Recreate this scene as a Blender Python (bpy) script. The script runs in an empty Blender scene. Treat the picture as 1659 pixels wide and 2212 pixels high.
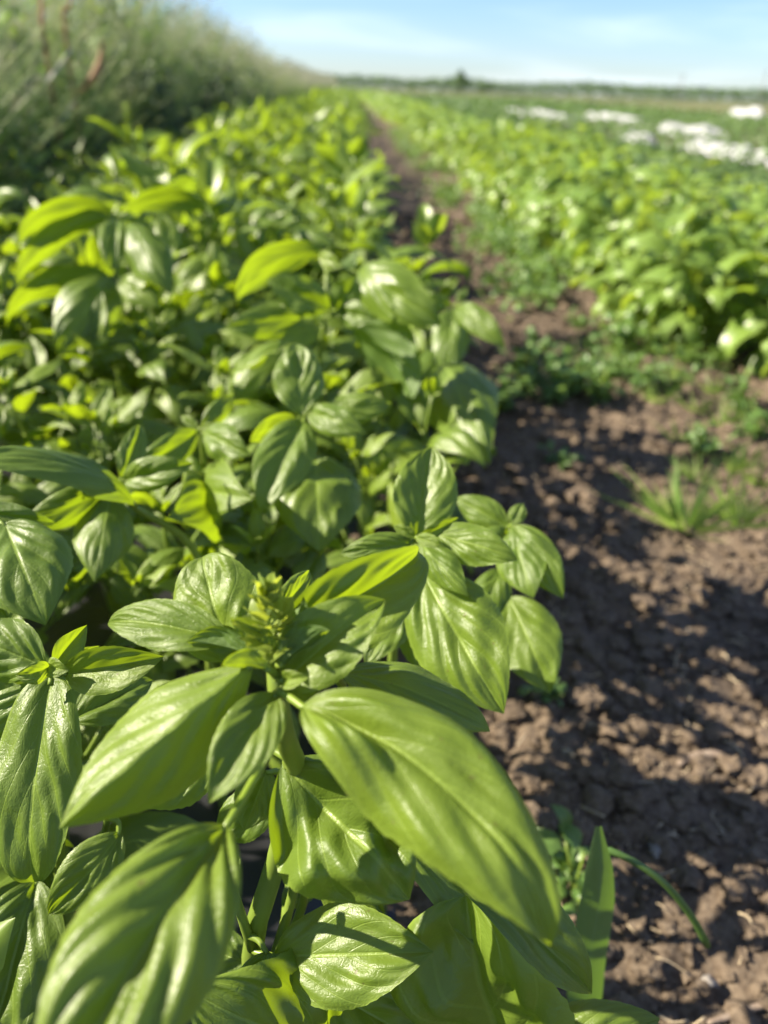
import bpy, math, random
import numpy as np
from mathutils import Matrix, Vector

# ------------------------------------------------------------------ camera
S = bpy.context.scene
CAM = np.array((0.0, 0.0, 0.62))
FPX, CX, CY = 1661.0, 829.5, 1106.0          # focal length and centre in 1659 x 2212 picture units
PITCH, YAW, ROLL = math.radians(28.84), math.radians(3.17), math.radians(2.07)
Fw = np.array((math.sin(YAW) * math.cos(PITCH), math.cos(YAW) * math.cos(PITCH), -math.sin(PITCH)))
R0 = np.array((math.cos(YAW), -math.sin(YAW), 0.0))
U0 = np.cross(R0, Fw)
Rc = R0 * math.cos(ROLL) + U0 * math.sin(ROLL)
Uc = -R0 * math.sin(ROLL) + U0 * math.cos(ROLL)
cd = bpy.data.cameras.new("camera")
cam = bpy.data.objects.new("camera", cd)
S.collection.objects.link(cam)
cam.matrix_world = Matrix(((Rc[0], Uc[0], -Fw[0], CAM[0]), (Rc[1], Uc[1], -Fw[1], CAM[1]), (Rc[2], Uc[2], -Fw[2], CAM[2]), (0, 0, 0, 1)))
cd.sensor_fit = 'VERTICAL'
cd.sensor_height = 36.0
cd.sensor_width = 27.0
cd.lens = 18.0 / (CY / FPX)
cd.clip_start = 0.01
cd.clip_end = 6000
cd.dof.use_dof = True
cd.dof.focus_distance = 0.335
cd.dof.aperture_fstop = cd.lens / 4.6        # a 4.6 mm wide lens opening
S.camera = cam

# ------------------------------------------------------------------ sky, sun, exposure
SUN_EL, SUN_AZ = math.radians(36), math.radians(-84)     # azimuth from +Y (down the rows), negative = left
sun_dir = Vector((math.sin(SUN_AZ) * math.cos(SUN_EL), math.cos(SUN_AZ) * math.cos(SUN_EL), math.sin(SUN_EL)))
W = bpy.data.worlds.new("World")
S.world = W
W.use_nodes = True
wt = W.node_tree
wt.nodes.clear()
def wn(t, **k):
    n = wt.nodes.new(t)
    for a, b in k.items():
        setattr(n, a, b)
    return n
sky = wn('ShaderNodeTexSky', sky_type='NISHITA', sun_disc=False)
sky.sun_elevation = SUN_EL
sky.sun_rotation = SUN_AZ
sky.air_density = 1.0
sky.dust_density = 0.25
sky.ozone_density = 3.0
tc = wn('ShaderNodeTexCoord')
sep = wn('ShaderNodeSeparateXYZ')
wt.links.new(tc.outputs['Generated'], sep.inputs[0])
zc = wn('ShaderNodeMath', operation='ADD'); zc.inputs[1].default_value = 0.12
wt.links.new(sep.outputs['Z'], zc.inputs[0])
dx = wn('ShaderNodeMath', operation='DIVIDE'); dy = wn('ShaderNodeMath', operation='DIVIDE')
wt.links.new(sep.outputs['X'], dx.inputs[0]); wt.links.new(zc.outputs[0], dx.inputs[1])
wt.links.new(sep.outputs['Y'], dy.inputs[0]); wt.links.new(zc.outputs[0], dy.inputs[1])
cmb = wn('ShaderNodeCombineXYZ')
wt.links.new(dx.outputs[0], cmb.inputs[0]); wt.links.new(dy.outputs[0], cmb.inputs[1])
mp = wn('ShaderNodeMapping')
mp.inputs['Scale'].default_value = (0.38, 0.75, 1)
mp.inputs['Rotation'].default_value = (0, 0, 0.25)
mp.inputs['Location'].default_value = (1.3, 0.4, 0)
wt.links.new(cmb.outputs[0], mp.inputs[0])
cn = wn('ShaderNodeTexNoise')
cn.inputs['Scale'].default_value = 1.0
cn.inputs['Detail'].default_value = 7
cn.inputs['Roughness'].default_value = 0.55
cn.inputs['Distortion'].default_value = 0.6
wt.links.new(mp.outputs[0], cn.inputs['Vector'])
cr = wn('ShaderNodeMapRange', interpolation_type='SMOOTHSTEP')
cr.inputs['From Min'].default_value = 0.42; cr.inputs['From Max'].default_value = 0.78
cr.inputs['To Max'].default_value = 0.5
wt.links.new(cn.outputs['Fac'], cr.inputs['Value'])
mixc = wn('ShaderNodeMix', data_type='RGBA')
mixc.inputs['B'].default_value = (8.0, 8.8, 9.8, 1)
wt.links.new(cr.outputs[0], mixc.inputs['Factor'])
tint = wn('ShaderNodeMix', data_type='RGBA', blend_type='MULTIPLY')   # cool white balance of the sky
tint.inputs['Factor'].default_value = 1.0
tint.inputs['B'].default_value = (0.80, 0.92, 1.16, 1)
wt.links.new(sky.outputs[0], tint.inputs['A'])
wt.links.new(tint.outputs['Result'], mixc.inputs['A'])
bg = wn('ShaderNodeBackground')
bg.inputs['Strength'].default_value = 0.05
wt.links.new(mixc.outputs['Result'], bg.inputs['Color'])
wo = wn('ShaderNodeOutputWorld')
wt.links.new(bg.outputs[0], wo.inputs[0])

sl = bpy.data.lights.new("sun", 'SUN')
sl.energy = 5.0
sl.angle = math.radians(0.53)
sl.color = (1.0, 0.90, 0.72)
so = bpy.data.objects.new("sun", sl)
so.rotation_euler = sun_dir.to_track_quat('Z', 'Y').to_euler()
so.location = sun_dir * 50
S.collection.objects.link(so)
S.view_settings.view_transform = 'Standard'
S.view_settings.look = 'None'
S.view_settings.exposure = 1.76
S.view_settings.gamma = 1.0
S.view_settings.use_curve_mapping = False
S.render.engine = 'CYCLES'
S.cycles.max_bounces = 7
S.cycles.transmission_bounces = 4
S.cycles.diffuse_bounces = 4
S.cycles.use_adaptive_sampling = True
S.cycles.adaptive_threshold = 0.02
S.cycles.sample_clamp_indirect = 6

# ------------------------------------------------------------------ helpers
COL = S.collection
def nrm(a):
    a = np.asarray(a, float)
    return a / max(np.linalg.norm(a), 1e-12)
def at(px, py, d):                            # the world point seen at (px, py), d metres deep
    return CAM + d * (Fw + Rc * (px - CX) / FPX - Uc * (py - CY) / FPX)
def proj(P):
    q = np.asarray(P, float) - CAM
    d = q @ Fw
    return CX + FPX * (q @ Rc) / d, CY - FPX * (q @ Uc) / d, d
def ground_at(px, py, z=0.0):
    r = Fw + Rc * (px - CX) / FPX - Uc * (py - CY) / FPX
    return CAM + r * (z - CAM[2]) / r[2]

def tag(o, label=None, cat=None, group=None, kind=None):
    if label: o['label'] = label
    if cat: o['category'] = cat
    if group: o['group'] = group
    if kind: o['kind'] = kind
    return o
def empty(name, loc=(0, 0, 0), rz=0.0):
    o = bpy.data.objects.new(name, None)
    o.location = [float(c) for c in loc]
    o.rotation_euler = (0, 0, rz)
    o.empty_display_size = 0.05
    COL.objects.link(o)
    return o
def link(name, me, parent=None, mat=None):
    o = bpy.data.objects.new(name, me)
    COL.objects.link(o)
    if parent is not None: o.parent = parent
    if mat is not None and not me.materials: me.materials.append(mat)
    return o
def mesh(name, V, F, luv=None, smooth=True, mat=None):
    """V (n,3); F (m,4) quads, a repeated last index marks a triangle; luv (n,3) point attribute."""
    V = np.ascontiguousarray(V, np.float32); F = np.asarray(F, np.int32)
    me = bpy.data.meshes.new(name)
    tri = F[:, 3] == F[:, 2]
    cnt = np.where(tri, 3, 4).astype(np.int32)
    keep = np.ones(F.shape, bool); keep[tri, 3] = False
    idx = F[keep]
    me.vertices.add(len(V)); me.vertices.foreach_set('co', V.ravel())
    me.loops.add(len(idx)); me.loops.foreach_set('vertex_index', idx)
    me.polygons.add(len(F))
    st = np.zeros(len(F), np.int32); st[1:] = np.cumsum(cnt)[:-1]
    me.polygons.foreach_set('loop_start', st)
    me.polygons.foreach_set('loop_total', cnt)
    me.polygons.foreach_set('use_smooth', np.full(len(F), smooth))
    if luv is not None:
        a = me.attributes.new('luv', 'FLOAT_VECTOR', 'POINT')
        a.data.foreach_set('vector', np.ascontiguousarray(luv, np.float32).ravel())
    me.update(calc_edges=True)
    if mat is not None: me.materials.append(mat)
    return me
class Geo:
    def __init__(s): s.V = []; s.F = []; s.L = []; s.n = 0
    def add(s, V, F, L=None):
        V = np.asarray(V, float)
        s.V.append(V); s.F.append(np.asarray(F, np.int64) + s.n)
        s.L.append(np.zeros((len(V), 3)) if L is None else np.asarray(L, float))
        s.n += len(V)
    def build(s, name, mat, smooth=True):
        return mesh(name, np.concatenate(s.V), np.concatenate(s.F), np.concatenate(s.L), smooth, mat)
def tube(pts, rad, sides=8, luv=(0.5, 0, 0)):
    pts = np.asarray(pts, float); n = len(pts)
    rad = np.full(n, rad) if np.isscalar(rad) else np.asarray(rad, float)
    T = np.gradient(pts, axis=0)
    T /= np.linalg.norm(T, axis=1)[:, None] + 1e-12
    ref = np.array((0.31, 0.83, 0.46)); ref = np.where(abs(T[0] @ ref) > 0.9, (1, 0, 0), ref)
    A = np.cross(T, ref); A /= np.linalg.norm(A, axis=1)[:, None] + 1e-12
    B = np.cross(T, A)
    th = np.arange(sides) * 2 * math.pi / sides
    V = (pts[:, None] + rad[:, None, None] * (np.cos(th)[None, :, None] * A[:, None] + np.sin(th)[None, :, None] * B[:, None])).reshape(-1, 3)
    F = []
    for i in range(n - 1):
        for k in range(sides):
            a = i * sides + k; b = i * sides + (k + 1) % sides
            F.append((a, b, b + sides, a + sides))
    V = np.concatenate([V, pts[:1], pts[-1:]])
    c0, c1 = n * sides, n * sides + 1
    for k in range(sides):
        F.append(((k + 1) % sides, k, c0, c0)); F.append(((n - 1) * sides + k, (n - 1) * sides + (k + 1) % sides, c1, c1))
    return V, F, np.tile(np.array(luv, float), (len(V), 1))
def curve_pts(P, n=14):                       # Catmull-Rom through P
    P = [np.asarray(p, float) for p in P]
    if len(P) == 2: return np.array([P[0] + (P[1] - P[0]) * t for t in np.linspace(0, 1, n)])
    Q = [2 * P[0] - P[1]] + P + [2 * P[-1] - P[-2]]
    out = []; m = len(P) - 1
    for k in range(m):
        a, b, c, d = Q[k:k + 4]
        for t in np.linspace(0, 1, max(3, n // m), endpoint=(k == m - 1)):
            out.append(0.5 * ((2 * b) + (c - a) * t + (2 * a - 5 * b + 4 * c - d) * t * t + (3 * b - a - 3 * c + d) * t ** 3))
    return np.array(out)
def hsh(i, j, s):
    h = (i.astype(np.int64) * 374761393 + j.astype(np.int64) * 668265263 + s * 974634777) & 0xFFFFFFFF
    h = ((h ^ (h >> 13)) * 1274126177) & 0xFFFFFFFF
    return ((h ^ (h >> 16)) & 0xFFFF) / 65535.0
def vnoise(x, y, s=0):
    xi = np.floor(x); yi = np.floor(y); fx = x - xi; fy = y - yi
    fx = fx * fx * (3 - 2 * fx); fy = fy * fy * (3 - 2 * fy)
    a = hsh(xi, yi, s); b = hsh(xi + 1, yi, s); c = hsh(xi, yi + 1, s); d = hsh(xi + 1, yi + 1, s)
    return (a * (1 - fx) + b * fx) * (1 - fy) + (c * (1 - fx) + d * fx) * fy
def gz(x, y):                                 # height of the soil
    x = np.asarray(x, float); y = np.asarray(y, float)
    near = np.clip(1.2 - np.hypot(x, y) / 25.0, 0, 1)
    h = 0.030 * (vnoise(x * 4, y * 3, 1) - 0.5) + 0.014 * (vnoise(x * 14, y * 13, 2) - 0.5) + 0.012 * (vnoise(x * 52, y * 52, 3) - 0.5) + 0.010 * (vnoise(x * 100, y * 100, 4) - 0.5)
    return h * near - 0.012 * np.exp(-((x - 0.5) / 0.16) ** 2) * near

# ------------------------------------------------------------------ materials
def nt(m):
    m.use_nodes = True
    t = m.node_tree; t.nodes.clear()
    def N(k, **kw):
        n = t.nodes.new(k)
        for a, b in kw.items(): setattr(n, a, b)
        return n
    def math_(op, a, b=None, c=None):
        n = N('ShaderNodeMath', operation=op)
        for i, v in enumerate((a, b, c)):
            if v is None: continue
            if isinstance(v, (int, float)): n.inputs[i].default_value = v
            else: t.links.new(v, n.inputs[i])
        return n.outputs[0]
    def mix(f, a, b):
        n = N('ShaderNodeMix', data_type='RGBA')
        for s, v in (('Factor', f), ('A', a), ('B', b)):
            if isinstance(v, (int, float)): n.inputs[s].default_value = v
            elif isinstance(v, tuple): n.inputs[s].default_value = v + (1,) if len(v) == 3 else v
            else: t.links.new(v, n.inputs[s])
        return n.outputs['Result']
    def rng_(v, a, b, c, d, smooth=False):
        n = N('ShaderNodeMapRange')
        if smooth: n.interpolation_type = 'SMOOTHSTEP'
        t.links.new(v, n.inputs['Value'])
        for s, q in zip(('From Min', 'From Max', 'To Min', 'To Max'), (a, b, c, d)): n.inputs[s].default_value = q
        return n.outputs[0]
    return t, N, math_, mix, rng_

NLAT, VSKEW = 4.2, 0.60
def leaf_material(name, old, young, under, trans, trans_young, rough=0.36, tfac=0.42, fine=True, spec=0.55):
    m = bpy.data.materials.new(name)
    t, N, M, MX, RG = nt(m)
    at_ = N('ShaderNodeAttribute', attribute_name='luv')
    sp = N('ShaderNodeSeparateXYZ'); t.links.new(at_.outputs['Vector'], sp.inputs[0])
    u, v, y = sp.outputs
    oi = N('ShaderNodeObjectInfo')
    geo = N('ShaderNodeNewGeometry')
    av = M('ABSOLUTE', v)
    ph = M('MULTIPLY', M('SUBTRACT', u, M('MULTIPLY', av, VSKEW)), NLAT)
    lat = M('COSINE', M('MULTIPLY', ph, 2 * math.pi))
    latm = RG(lat, 0.955, 1.0, 0, 0.55, True)
    mid = RG(av, 0.018, 0.055, 1.0, 0, True)
    vein = M('MAXIMUM', latm, mid)
    rim = RG(av, 0.90, 1.0, 0, 0.6, True)
    vein = M('MAXIMUM', vein, rim)
    co = N('ShaderNodeCombineXYZ')
    t.links.new(u, co.inputs[0]); t.links.new(M('MULTIPLY', v, 0.28), co.inputs[1]); t.links.new(oi.outputs['Random'], co.inputs[2])
    n1 = N('ShaderNodeTexNoise'); n1.inputs['Scale'].default_value = 7; n1.inputs['Detail'].default_value = 3
    t.links.new(co.outputs[0], n1.inputs['Vector'])
    yj = M('ADD', y, M('MULTIPLY', M('SUBTRACT', oi.outputs['Random'], 0.5), 0.30))
    yj = M('ADD', yj, M('MULTIPLY', M('SUBTRACT', n1.outputs['Fac'], 0.5), 0.35))
    yj = RG(yj, 0, 1, 0, 1)
    top = MX(yj, old, young)
    top = MX(M('MULTIPLY', vein, 0.42), top, tuple(min(1, c * 1.9 + 0.03) for c in young))
    n4 = N('ShaderNodeTexNoise'); n4.inputs['Scale'].default_value = 26; n4.inputs['Detail'].default_value = 1
    t.links.new(co.outputs[0], n4.inputs['Vector'])
    spot = M('MULTIPLY', RG(n4.outputs['Fac'], 0.73, 0.77, 0, 0.7, True), RG(oi.outputs['Random'], 0.35, 0.6, 0, 1))
    top = MX(spot, top, (0.105, 0.080, 0.030))
    und = MX(M('MULTIPLY', vein, 0.55), under, tuple(min(1, c * 1.6 + 0.02) for c in under))
    colr = MX(geo.outputs['Backfacing'], top, und)
    tr = MX(yj, trans, trans_young)
    tr = MX(M('MULTIPLY', vein, 0.5), tr, tuple(c * 0.55 for c in trans))
    p = N('ShaderNodeBsdfPrincipled')
    t.links.new(colr, p.inputs['Base Color'])
    p.inputs['Specular IOR Level'].default_value = spec
    ro = M('ADD', rough, M('MULTIPLY', geo.outputs['Backfacing'], 0.16))
    ro = M('ADD', ro, M('MULTIPLY', M('SUBTRACT', n1.outputs['Fac'], 0.5), 0.34))
    t.links.new(ro, p.inputs['Roughness'])
    if fine:
        n2 = N('ShaderNodeTexNoise'); n2.inputs['Scale'].default_value = 95; n2.inputs['Detail'].default_value = 2
        t.links.new(co.outputs[0], n2.inputs['Vector'])
        n3 = N('ShaderNodeTexNoise'); n3.inputs['Scale'].default_value = 17; n3.inputs['Detail'].default_value = 2
        t.links.new(co.outputs[0], n3.inputs['Vector'])
        hgt = M('ADD', M('MULTIPLY', n2.outputs['Fac'], 0.35), M('MULTIPLY', n3.outputs['Fac'], 0.9))
        vo = N('ShaderNodeTexVoronoi', feature='DISTANCE_TO_EDGE'); vo.inputs['Scale'].default_value = 24
        wob = N('ShaderNodeVectorMath', operation='MULTIPLY_ADD'); wob.inputs[1].default_value = (.05, .05, 0); t.links.new(n3.outputs['Color'], wob.inputs[0]); t.links.new(co.outputs[0], wob.inputs[2])
        t.links.new(wob.outputs[0], vo.inputs['Vector'])
        hgt = M('ADD', hgt, RG(vo.outputs['Distance'], 0, .14, 0, .11, True))
        hgt = M('SUBTRACT', hgt, M('MULTIPLY', vein, 0.55))
        bp = N('ShaderNodeBump'); bp.inputs['Strength'].default_value = 0.42; bp.inputs['Distance'].default_value = 0.0012
        t.links.new(hgt, bp.inputs['Height']); t.links.new(bp.outputs[0], p.inputs['Normal'])
    tl = N('ShaderNodeBsdfTranslucent'); t.links.new(tr, tl.inputs['Color'])
    ms = N('ShaderNodeMixShader'); ms.inputs[0].default_value = tfac
    t.links.new(p.outputs[0], ms.inputs[1]); t.links.new(tl.outputs[0], ms.inputs[2])
    o = N('ShaderNodeOutputMaterial'); t.links.new(ms.outputs[0], o.inputs[0])
    return m
def plain(name, c1, c2, rough=0.7, scale=20, bump=0.0, coord='Object', tfac=0.0, tcol=None):
    m = bpy.data.materials.new(name)
    t, N, M, MX, RG = nt(m)
    tc = N('ShaderNodeTexCoord')
    n1 = N('ShaderNodeTexNoise'); n1.inputs['Scale'].default_value = scale; n1.inputs['Detail'].default_value = 5
    t.links.new(tc.outputs[coord], n1.inputs['Vector'])
    oi = N('ShaderNodeObjectInfo')
    f = RG(n1.outputs['Fac'], 0.3, 0.7, 0, 1)
    p = N('ShaderNodeBsdfPrincipled')
    t.links.new(MX(f, c1, c2), p.inputs['Base Color']); p.inputs['Roughness'].default_value = rough
    if bump:
        b = N('ShaderNodeBump'); b.inputs['Strength'].default_value = bump; b.inputs['Distance'].default_value = 0.004
        t.links.new(n1.outputs['Fac'], b.inputs['Height']); t.links.new(b.outputs[0], p.inputs['Normal'])
    o = N('ShaderNodeOutputMaterial')
    if tfac:
        tl = N('ShaderNodeBsdfTranslucent'); tl.inputs['Color'].default_value = tcol + (1,)
        ms = N('ShaderNodeMixShader'); ms.inputs[0].default_value = tfac
        t.links.new(p.outputs[0], ms.inputs[1]); t.links.new(tl.outputs[0], ms.inputs[2]); t.links.new(ms.outputs[0], o.inputs[0])
    else:
        t.links.new(p.outputs[0], o.inputs[0])
    return m

M_LEAF = leaf_material("basil_leaf", (0.100, 0.159, 0.020), (0.161, 0.228, 0.023), (0.098, 0.163, 0.036),
                       (0.259, 0.376, 0.007), (0.342, 0.460, 0.011), rough=0.42, tfac=0.42)
M_LEAF_FAR = leaf_material("basil_leaf_far", (0.102, 0.165, 0.023), (0.155, 0.229, 0.029), (0.097, 0.168, 0.038),
                           (0.236, 0.355, 0.014), (0.326, 0.440, 0.023), rough=0.41, tfac=0.45, fine=False)
M_LEAF_R = leaf_material("lettuce_basil_leaf", (0.117, 0.200, 0.036), (0.184, 0.271, 0.052), (0.136, 0.214, 0.066),
                         (0.311, 0.457, 0.030), (0.426, 0.552, 0.047), rough=0.40, tfac=0.38, fine=False)
M_WEED = leaf_material("weed_leaf", (0.068, 0.132, 0.031), (0.114, 0.197, 0.042), (0.102, 0.164, 0.063),
                       (0.184, 0.329, 0.022), (0.319, 0.460, 0.031), rough=0.45, tfac=0.35, fine=False)
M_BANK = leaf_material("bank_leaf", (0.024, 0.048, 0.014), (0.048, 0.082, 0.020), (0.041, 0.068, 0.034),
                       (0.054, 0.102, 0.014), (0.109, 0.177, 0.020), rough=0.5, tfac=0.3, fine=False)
M_CROP = leaf_material("crop_leaf", (0.070, 0.123, 0.032), (0.106, 0.168, 0.044), (0.090, 0.140, 0.046),
                       (0.099, 0.196, 0.023), (0.181, 0.296, 0.029), rough=0.5, tfac=0.3, fine=False)
M_GRASS = leaf_material("grass_blade", (0.094, 0.176, 0.029), (0.335, 0.375, 0.119), (0.136, 0.216, 0.052),
                        (0.251, 0.432, 0.045), (0.502, 0.570, 0.164), rough=0.45, tfac=0.48, fine=False)
M_PLUME = leaf_material("grass_plume", (0.344, 0.336, 0.204), (0.469, 0.453, 0.297), (0.344, 0.336, 0.218),
                        (0.469, 0.461, 0.282), (0.547, 0.531, 0.375), rough=0.7, tfac=0.55, fine=False)
M_BUD = leaf_material("flower_bud", (0.140, 0.200, 0.030), (0.190, 0.250, 0.045), (0.160, 0.220, 0.050),
                      (0.380, 0.470, 0.030), (0.480, 0.560, 0.050), rough=0.45, tfac=0.45, fine=False)
M_STEM = plain("basil_stem", (0.136, 0.204, 0.027), (0.184, 0.252, 0.041), 0.42, 60, 0.1, tfac=0.25, tcol=(0.286, 0.374, 0.034))
M_STRAW = plain("straw", (0.330, 0.250, 0.150), (0.450, 0.370, 0.250), 0.7, 40)
M_TWIG = plain("twig_bark", (0.136, 0.095, 0.068), (0.231, 0.184, 0.143), 0.8, 90, 0.4)
M_DRY = plain("dry_leaf", (0.231, 0.116, 0.048), (0.313, 0.184, 0.088), 0.7, 30, tfac=0.3, tcol=(0.340, 0.170, 0.054))
M_PALE = plain("pale_stalk", (0.340, 0.320, 0.245), (0.422, 0.408, 0.340), 0.6, 30)
M_FLEECE = plain("white_fleece", (0.400, 0.405, 0.410), (0.470, 0.470, 0.470), 0.75, 6, 0.3, tfac=0.3, tcol=(0.544, 0.544, 0.544))
M_TREE = leaf_material("tree_leaf", (0.057, 0.119, 0.031), (0.098, 0.174, 0.042), (0.081, 0.137, 0.053),
                       (0.057, 0.111, 0.022), (0.114, 0.199, 0.031), rough=0.6, tfac=0.25, fine=False)
M_BARK = plain("bark", (0.048, 0.037, 0.031), (0.082, 0.068, 0.054), 0.9, 6, 0.5)
M_STONE = plain("pebble", (0.136, 0.119, 0.105), (0.218, 0.197, 0.177), 0.8, 60, 0.2)
M_POLE = plain("pole_wood", (0.109, 0.095, 0.082), (0.163, 0.143, 0.129), 0.8, 4)

def soil_material(name, far=True):
    m = bpy.data.materials.new(name)
    t, N, M, MX, RG = nt(m)
    tc = N('ShaderNodeTexCoord')
    n1 = N('ShaderNodeTexNoise'); n1.inputs['Scale'].default_value = 9; n1.inputs['Detail'].default_value = 6
    n2 = N('ShaderNodeTexNoise'); n2.inputs['Scale'].default_value = 160; n2.inputs['Detail'].default_value = 4
    n3 = N('ShaderNodeTexNoise'); n3.inputs['Scale'].default_value = 0.05; n3.inputs['Detail'].default_value = 5
    for n in (n1, n2, n3): t.links.new(tc.outputs['Object'], n.inputs['Vector'])
    c = MX(RG(n1.outputs['Fac'], 0.3, 0.7, 0, 1), (0.052, 0.037, 0.025), (0.104, 0.076, 0.053))
    c = MX(RG(n2.outputs['Fac'], 0.35, 0.75, 0, 0.6), c, (0.190, 0.148, 0.108))
    if far:
        sp = N('ShaderNodeSeparateXYZ'); t.links.new(tc.outputs['Object'], sp.inputs[0])
        green = MX(RG(n3.outputs['Fac'], 0.35, 0.65, 0, 1), (0.058, 0.085, 0.027), (0.136, 0.129, 0.054))
        d = RG(sp.outputs['Y'], 12, 34, 0, 1, True)
        c = MX(d, c, green)
    p = N('ShaderNodeBsdfPrincipled'); p.inputs['Roughness'].default_value = 0.95
    p.inputs['Specular IOR Level'].default_value = 0.2
    t.links.new(c, p.inputs['Base Color'])
    b = N('ShaderNodeBump'); b.inputs['Strength'].default_value = 0.6; b.inputs['Distance'].default_value = 0.004
    t.links.new(n2.outputs['Fac'], b.inputs['Height']); t.links.new(b.outputs[0], p.inputs['Normal'])
    o = N('ShaderNodeOutputMaterial'); t.links.new(p.outputs[0], o.inputs[0])
    return m
M_SOIL = soil_material("soil")
M_CLOD = soil_material("soil_clod", False)

# ------------------------------------------------------------------ ground
def graded(lo, hi, step, far_lo, far_hi, g=1.16):
    a = list(np.arange(lo, hi + 1e-9, step))
    s = step; x = a[-1]; up = []
    while x < far_hi: s *= g; x += s; up.append(x)
    s = step; x = a[0]; dn = []
    while x > far_lo: s *= g; x -= s; dn.append(x)
    return np.array(dn[::-1] + a + up)
xs = graded(0.02, 1.05, 0.0062, -2500, 2500, 1.13)
ys = graded(0.18, 2.0, 0.0068, -60, 5000, 1.035)
GX, GY = np.meshgrid(xs, ys)
GZ = gz(GX, GY)
nx, ny = len(xs), len(ys)
idx = np.arange(nx * ny).reshape(ny, nx)
Fq = np.stack([idx[:-1, :-1], idx[:-1, 1:], idx[1:, 1:], idx[1:, :-1]], -1).reshape(-1, 4)
ground = link("ground", mesh("ground", np.stack([GX, GY, GZ], -1).reshape(-1, 3), Fq, None, True, M_SOIL))
tag(ground, "brown crumbly soil of the field with a bare path between the beds", "ground", kind="structure")

M_FILM = plain("black_film", (0.010, 0.010, 0.012), (0.018, 0.018, 0.021), 0.38, 25, 0.5)  # thin black sheet added under the bed, turns the gaps between plants black
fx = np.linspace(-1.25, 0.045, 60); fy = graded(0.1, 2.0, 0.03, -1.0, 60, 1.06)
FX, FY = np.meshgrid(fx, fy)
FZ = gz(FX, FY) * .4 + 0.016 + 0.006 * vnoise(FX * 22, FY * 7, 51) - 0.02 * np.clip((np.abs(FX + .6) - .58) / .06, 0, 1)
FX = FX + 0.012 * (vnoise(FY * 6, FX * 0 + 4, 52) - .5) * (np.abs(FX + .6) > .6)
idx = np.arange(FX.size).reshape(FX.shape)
film = link("black_film", mesh("black_film", np.stack([FX, FY, FZ], -1).reshape(-1, 3), np.stack([idx[:-1, :-1], idx[:-1, 1:], idx[1:, 1:], idx[1:, :-1]], -1).reshape(-1, 4), None, True, M_FILM))
tag(film, "black film added under the near basil bed, showing only in dark gaps", "mulch film", kind="structure")

# ------------------------------------------------------------------ leaves
def leaf_grid(nu, nv, wr, bow=0.5, fold=0.15, arch=0.25, quilt=0.05, twist=0.0, wave=0.03, serr=0.0, side=0.0, tipcurl=0.0, a=0.66, b=1.08, ph0=0.0, tint=0.2, nseed=0, pucker=1.0):
    us = np.linspace(0, 1, nu + 1); vs = np.linspace(-1, 1, nv + 1)
    p = (us ** a) * ((1 - us) ** b)
    um = a / (a + b); p /= (um ** a) * ((1 - um) ** b)
    p[0] = 0.035; p[-1] = 0.012
    U, V = np.meshgrid(us, vs, indexing='ij')
    Pw = np.repeat(p[:, None], nv + 1, 1)
    if serr:
        tooth = (U * 13.0) % 1.0
        Pw = Pw * (1 + serr * (tooth - 0.5) * np.clip((U - 0.2) * 6, 0, 1) * (np.abs(V) > 0.98))
    X = V * Pw * wr / 2
    av = np.abs(V)
    ph = NLAT * (U - VSKEW * av)
    env = np.clip(av, 0, 1) ** 0.55 * (1 - av ** 3) * np.clip(U * 5, 0, 1) * np.clip((1 - U) * 3.5, 0, 1)
    if nseed:
        ph = ph + 0.55 * (vnoise(U * 3 + nseed * 1.9, V * 2 + 3, nseed + 7) - 0.5) + 0.22 * np.sign(V) * ((nseed * 0.618) % 1)
    bul = np.sin(math.pi * ph) ** 2 - 0.25
    if nseed: bul = bul * np.clip(0.15 + 1.25 * vnoise(U * 3.7 + nseed * 2.3, V * 2.2 + 17, nseed + 9), 0, 1.3)
    H = fold * np.abs(X) - arch * X * X * 4 / wr + 1.25 * quilt * wr * env * bul
    H = H + wave * wr * np.sin(2 * math.pi * (2.1 * U + ph0) + np.sign(V) * 1.3) * av ** 2 * Pw
    if nseed:
        H = H + 0.06 * pucker * wr * Pw * (vnoise(U * 5 + nseed * 7.1, V * 2.5 + 11, nseed) - 0.5) * 2 + 0.02 * (pucker - 0.6) * wr * env * (vnoise(U * 8 + V * 1.7 + nseed * 3.3, V * 3.1 - U * 4 + 5, nseed + 3) - 0.5) * 2
    th = bow * (1 - 2 * us) - tipcurl * np.clip((us - 0.72) / 0.28, 0, 1) ** 2
    du = 1.0 / nu
    tm = 0.5 * (th[1:] + th[:-1])
    cy = np.concatenate([[0], np.cumsum(np.cos(tm)) * du]); cz = np.concatenate([[0], np.cumsum(np.sin(tm)) * du])
    Lc = math.hypot(cy[-1], cz[-1]); al = math.atan2(cz[-1], cy[-1])
    ca, sa = math.cos(-al), math.sin(-al)
    cy, cz = (cy * ca - cz * sa) / Lc, (cy * sa + cz * ca) / Lc
    th = th - al
    tw = twist * (us - 0.3)
    ct, st = np.cos(tw)[:, None], np.sin(tw)[:, None]
    X2 = X * ct - H * st; H2 = X * st + H * ct
    PX = X2 + side * 4 * (us * (1 - us))[:, None]
    PY = cy[:, None] - np.sin(th)[:, None] * H2
    PZ = cz[:, None] + np.cos(th)[:, None] * H2
    Vv = np.stack([PX, PY, PZ], -1).reshape(-1, 3)
    i = np.arange((nu + 1) * (nv + 1)).reshape(nu + 1, nv + 1)
    F = np.stack([i[:-1, :-1], i[:-1, 1:], i[1:, 1:], i[1:, :-1]], -1).reshape(-1, 4)
    L = np.stack([U, V, np.full(U.shape, tint)], -1).reshape(-1, 3)
    return Vv, F, L
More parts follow.
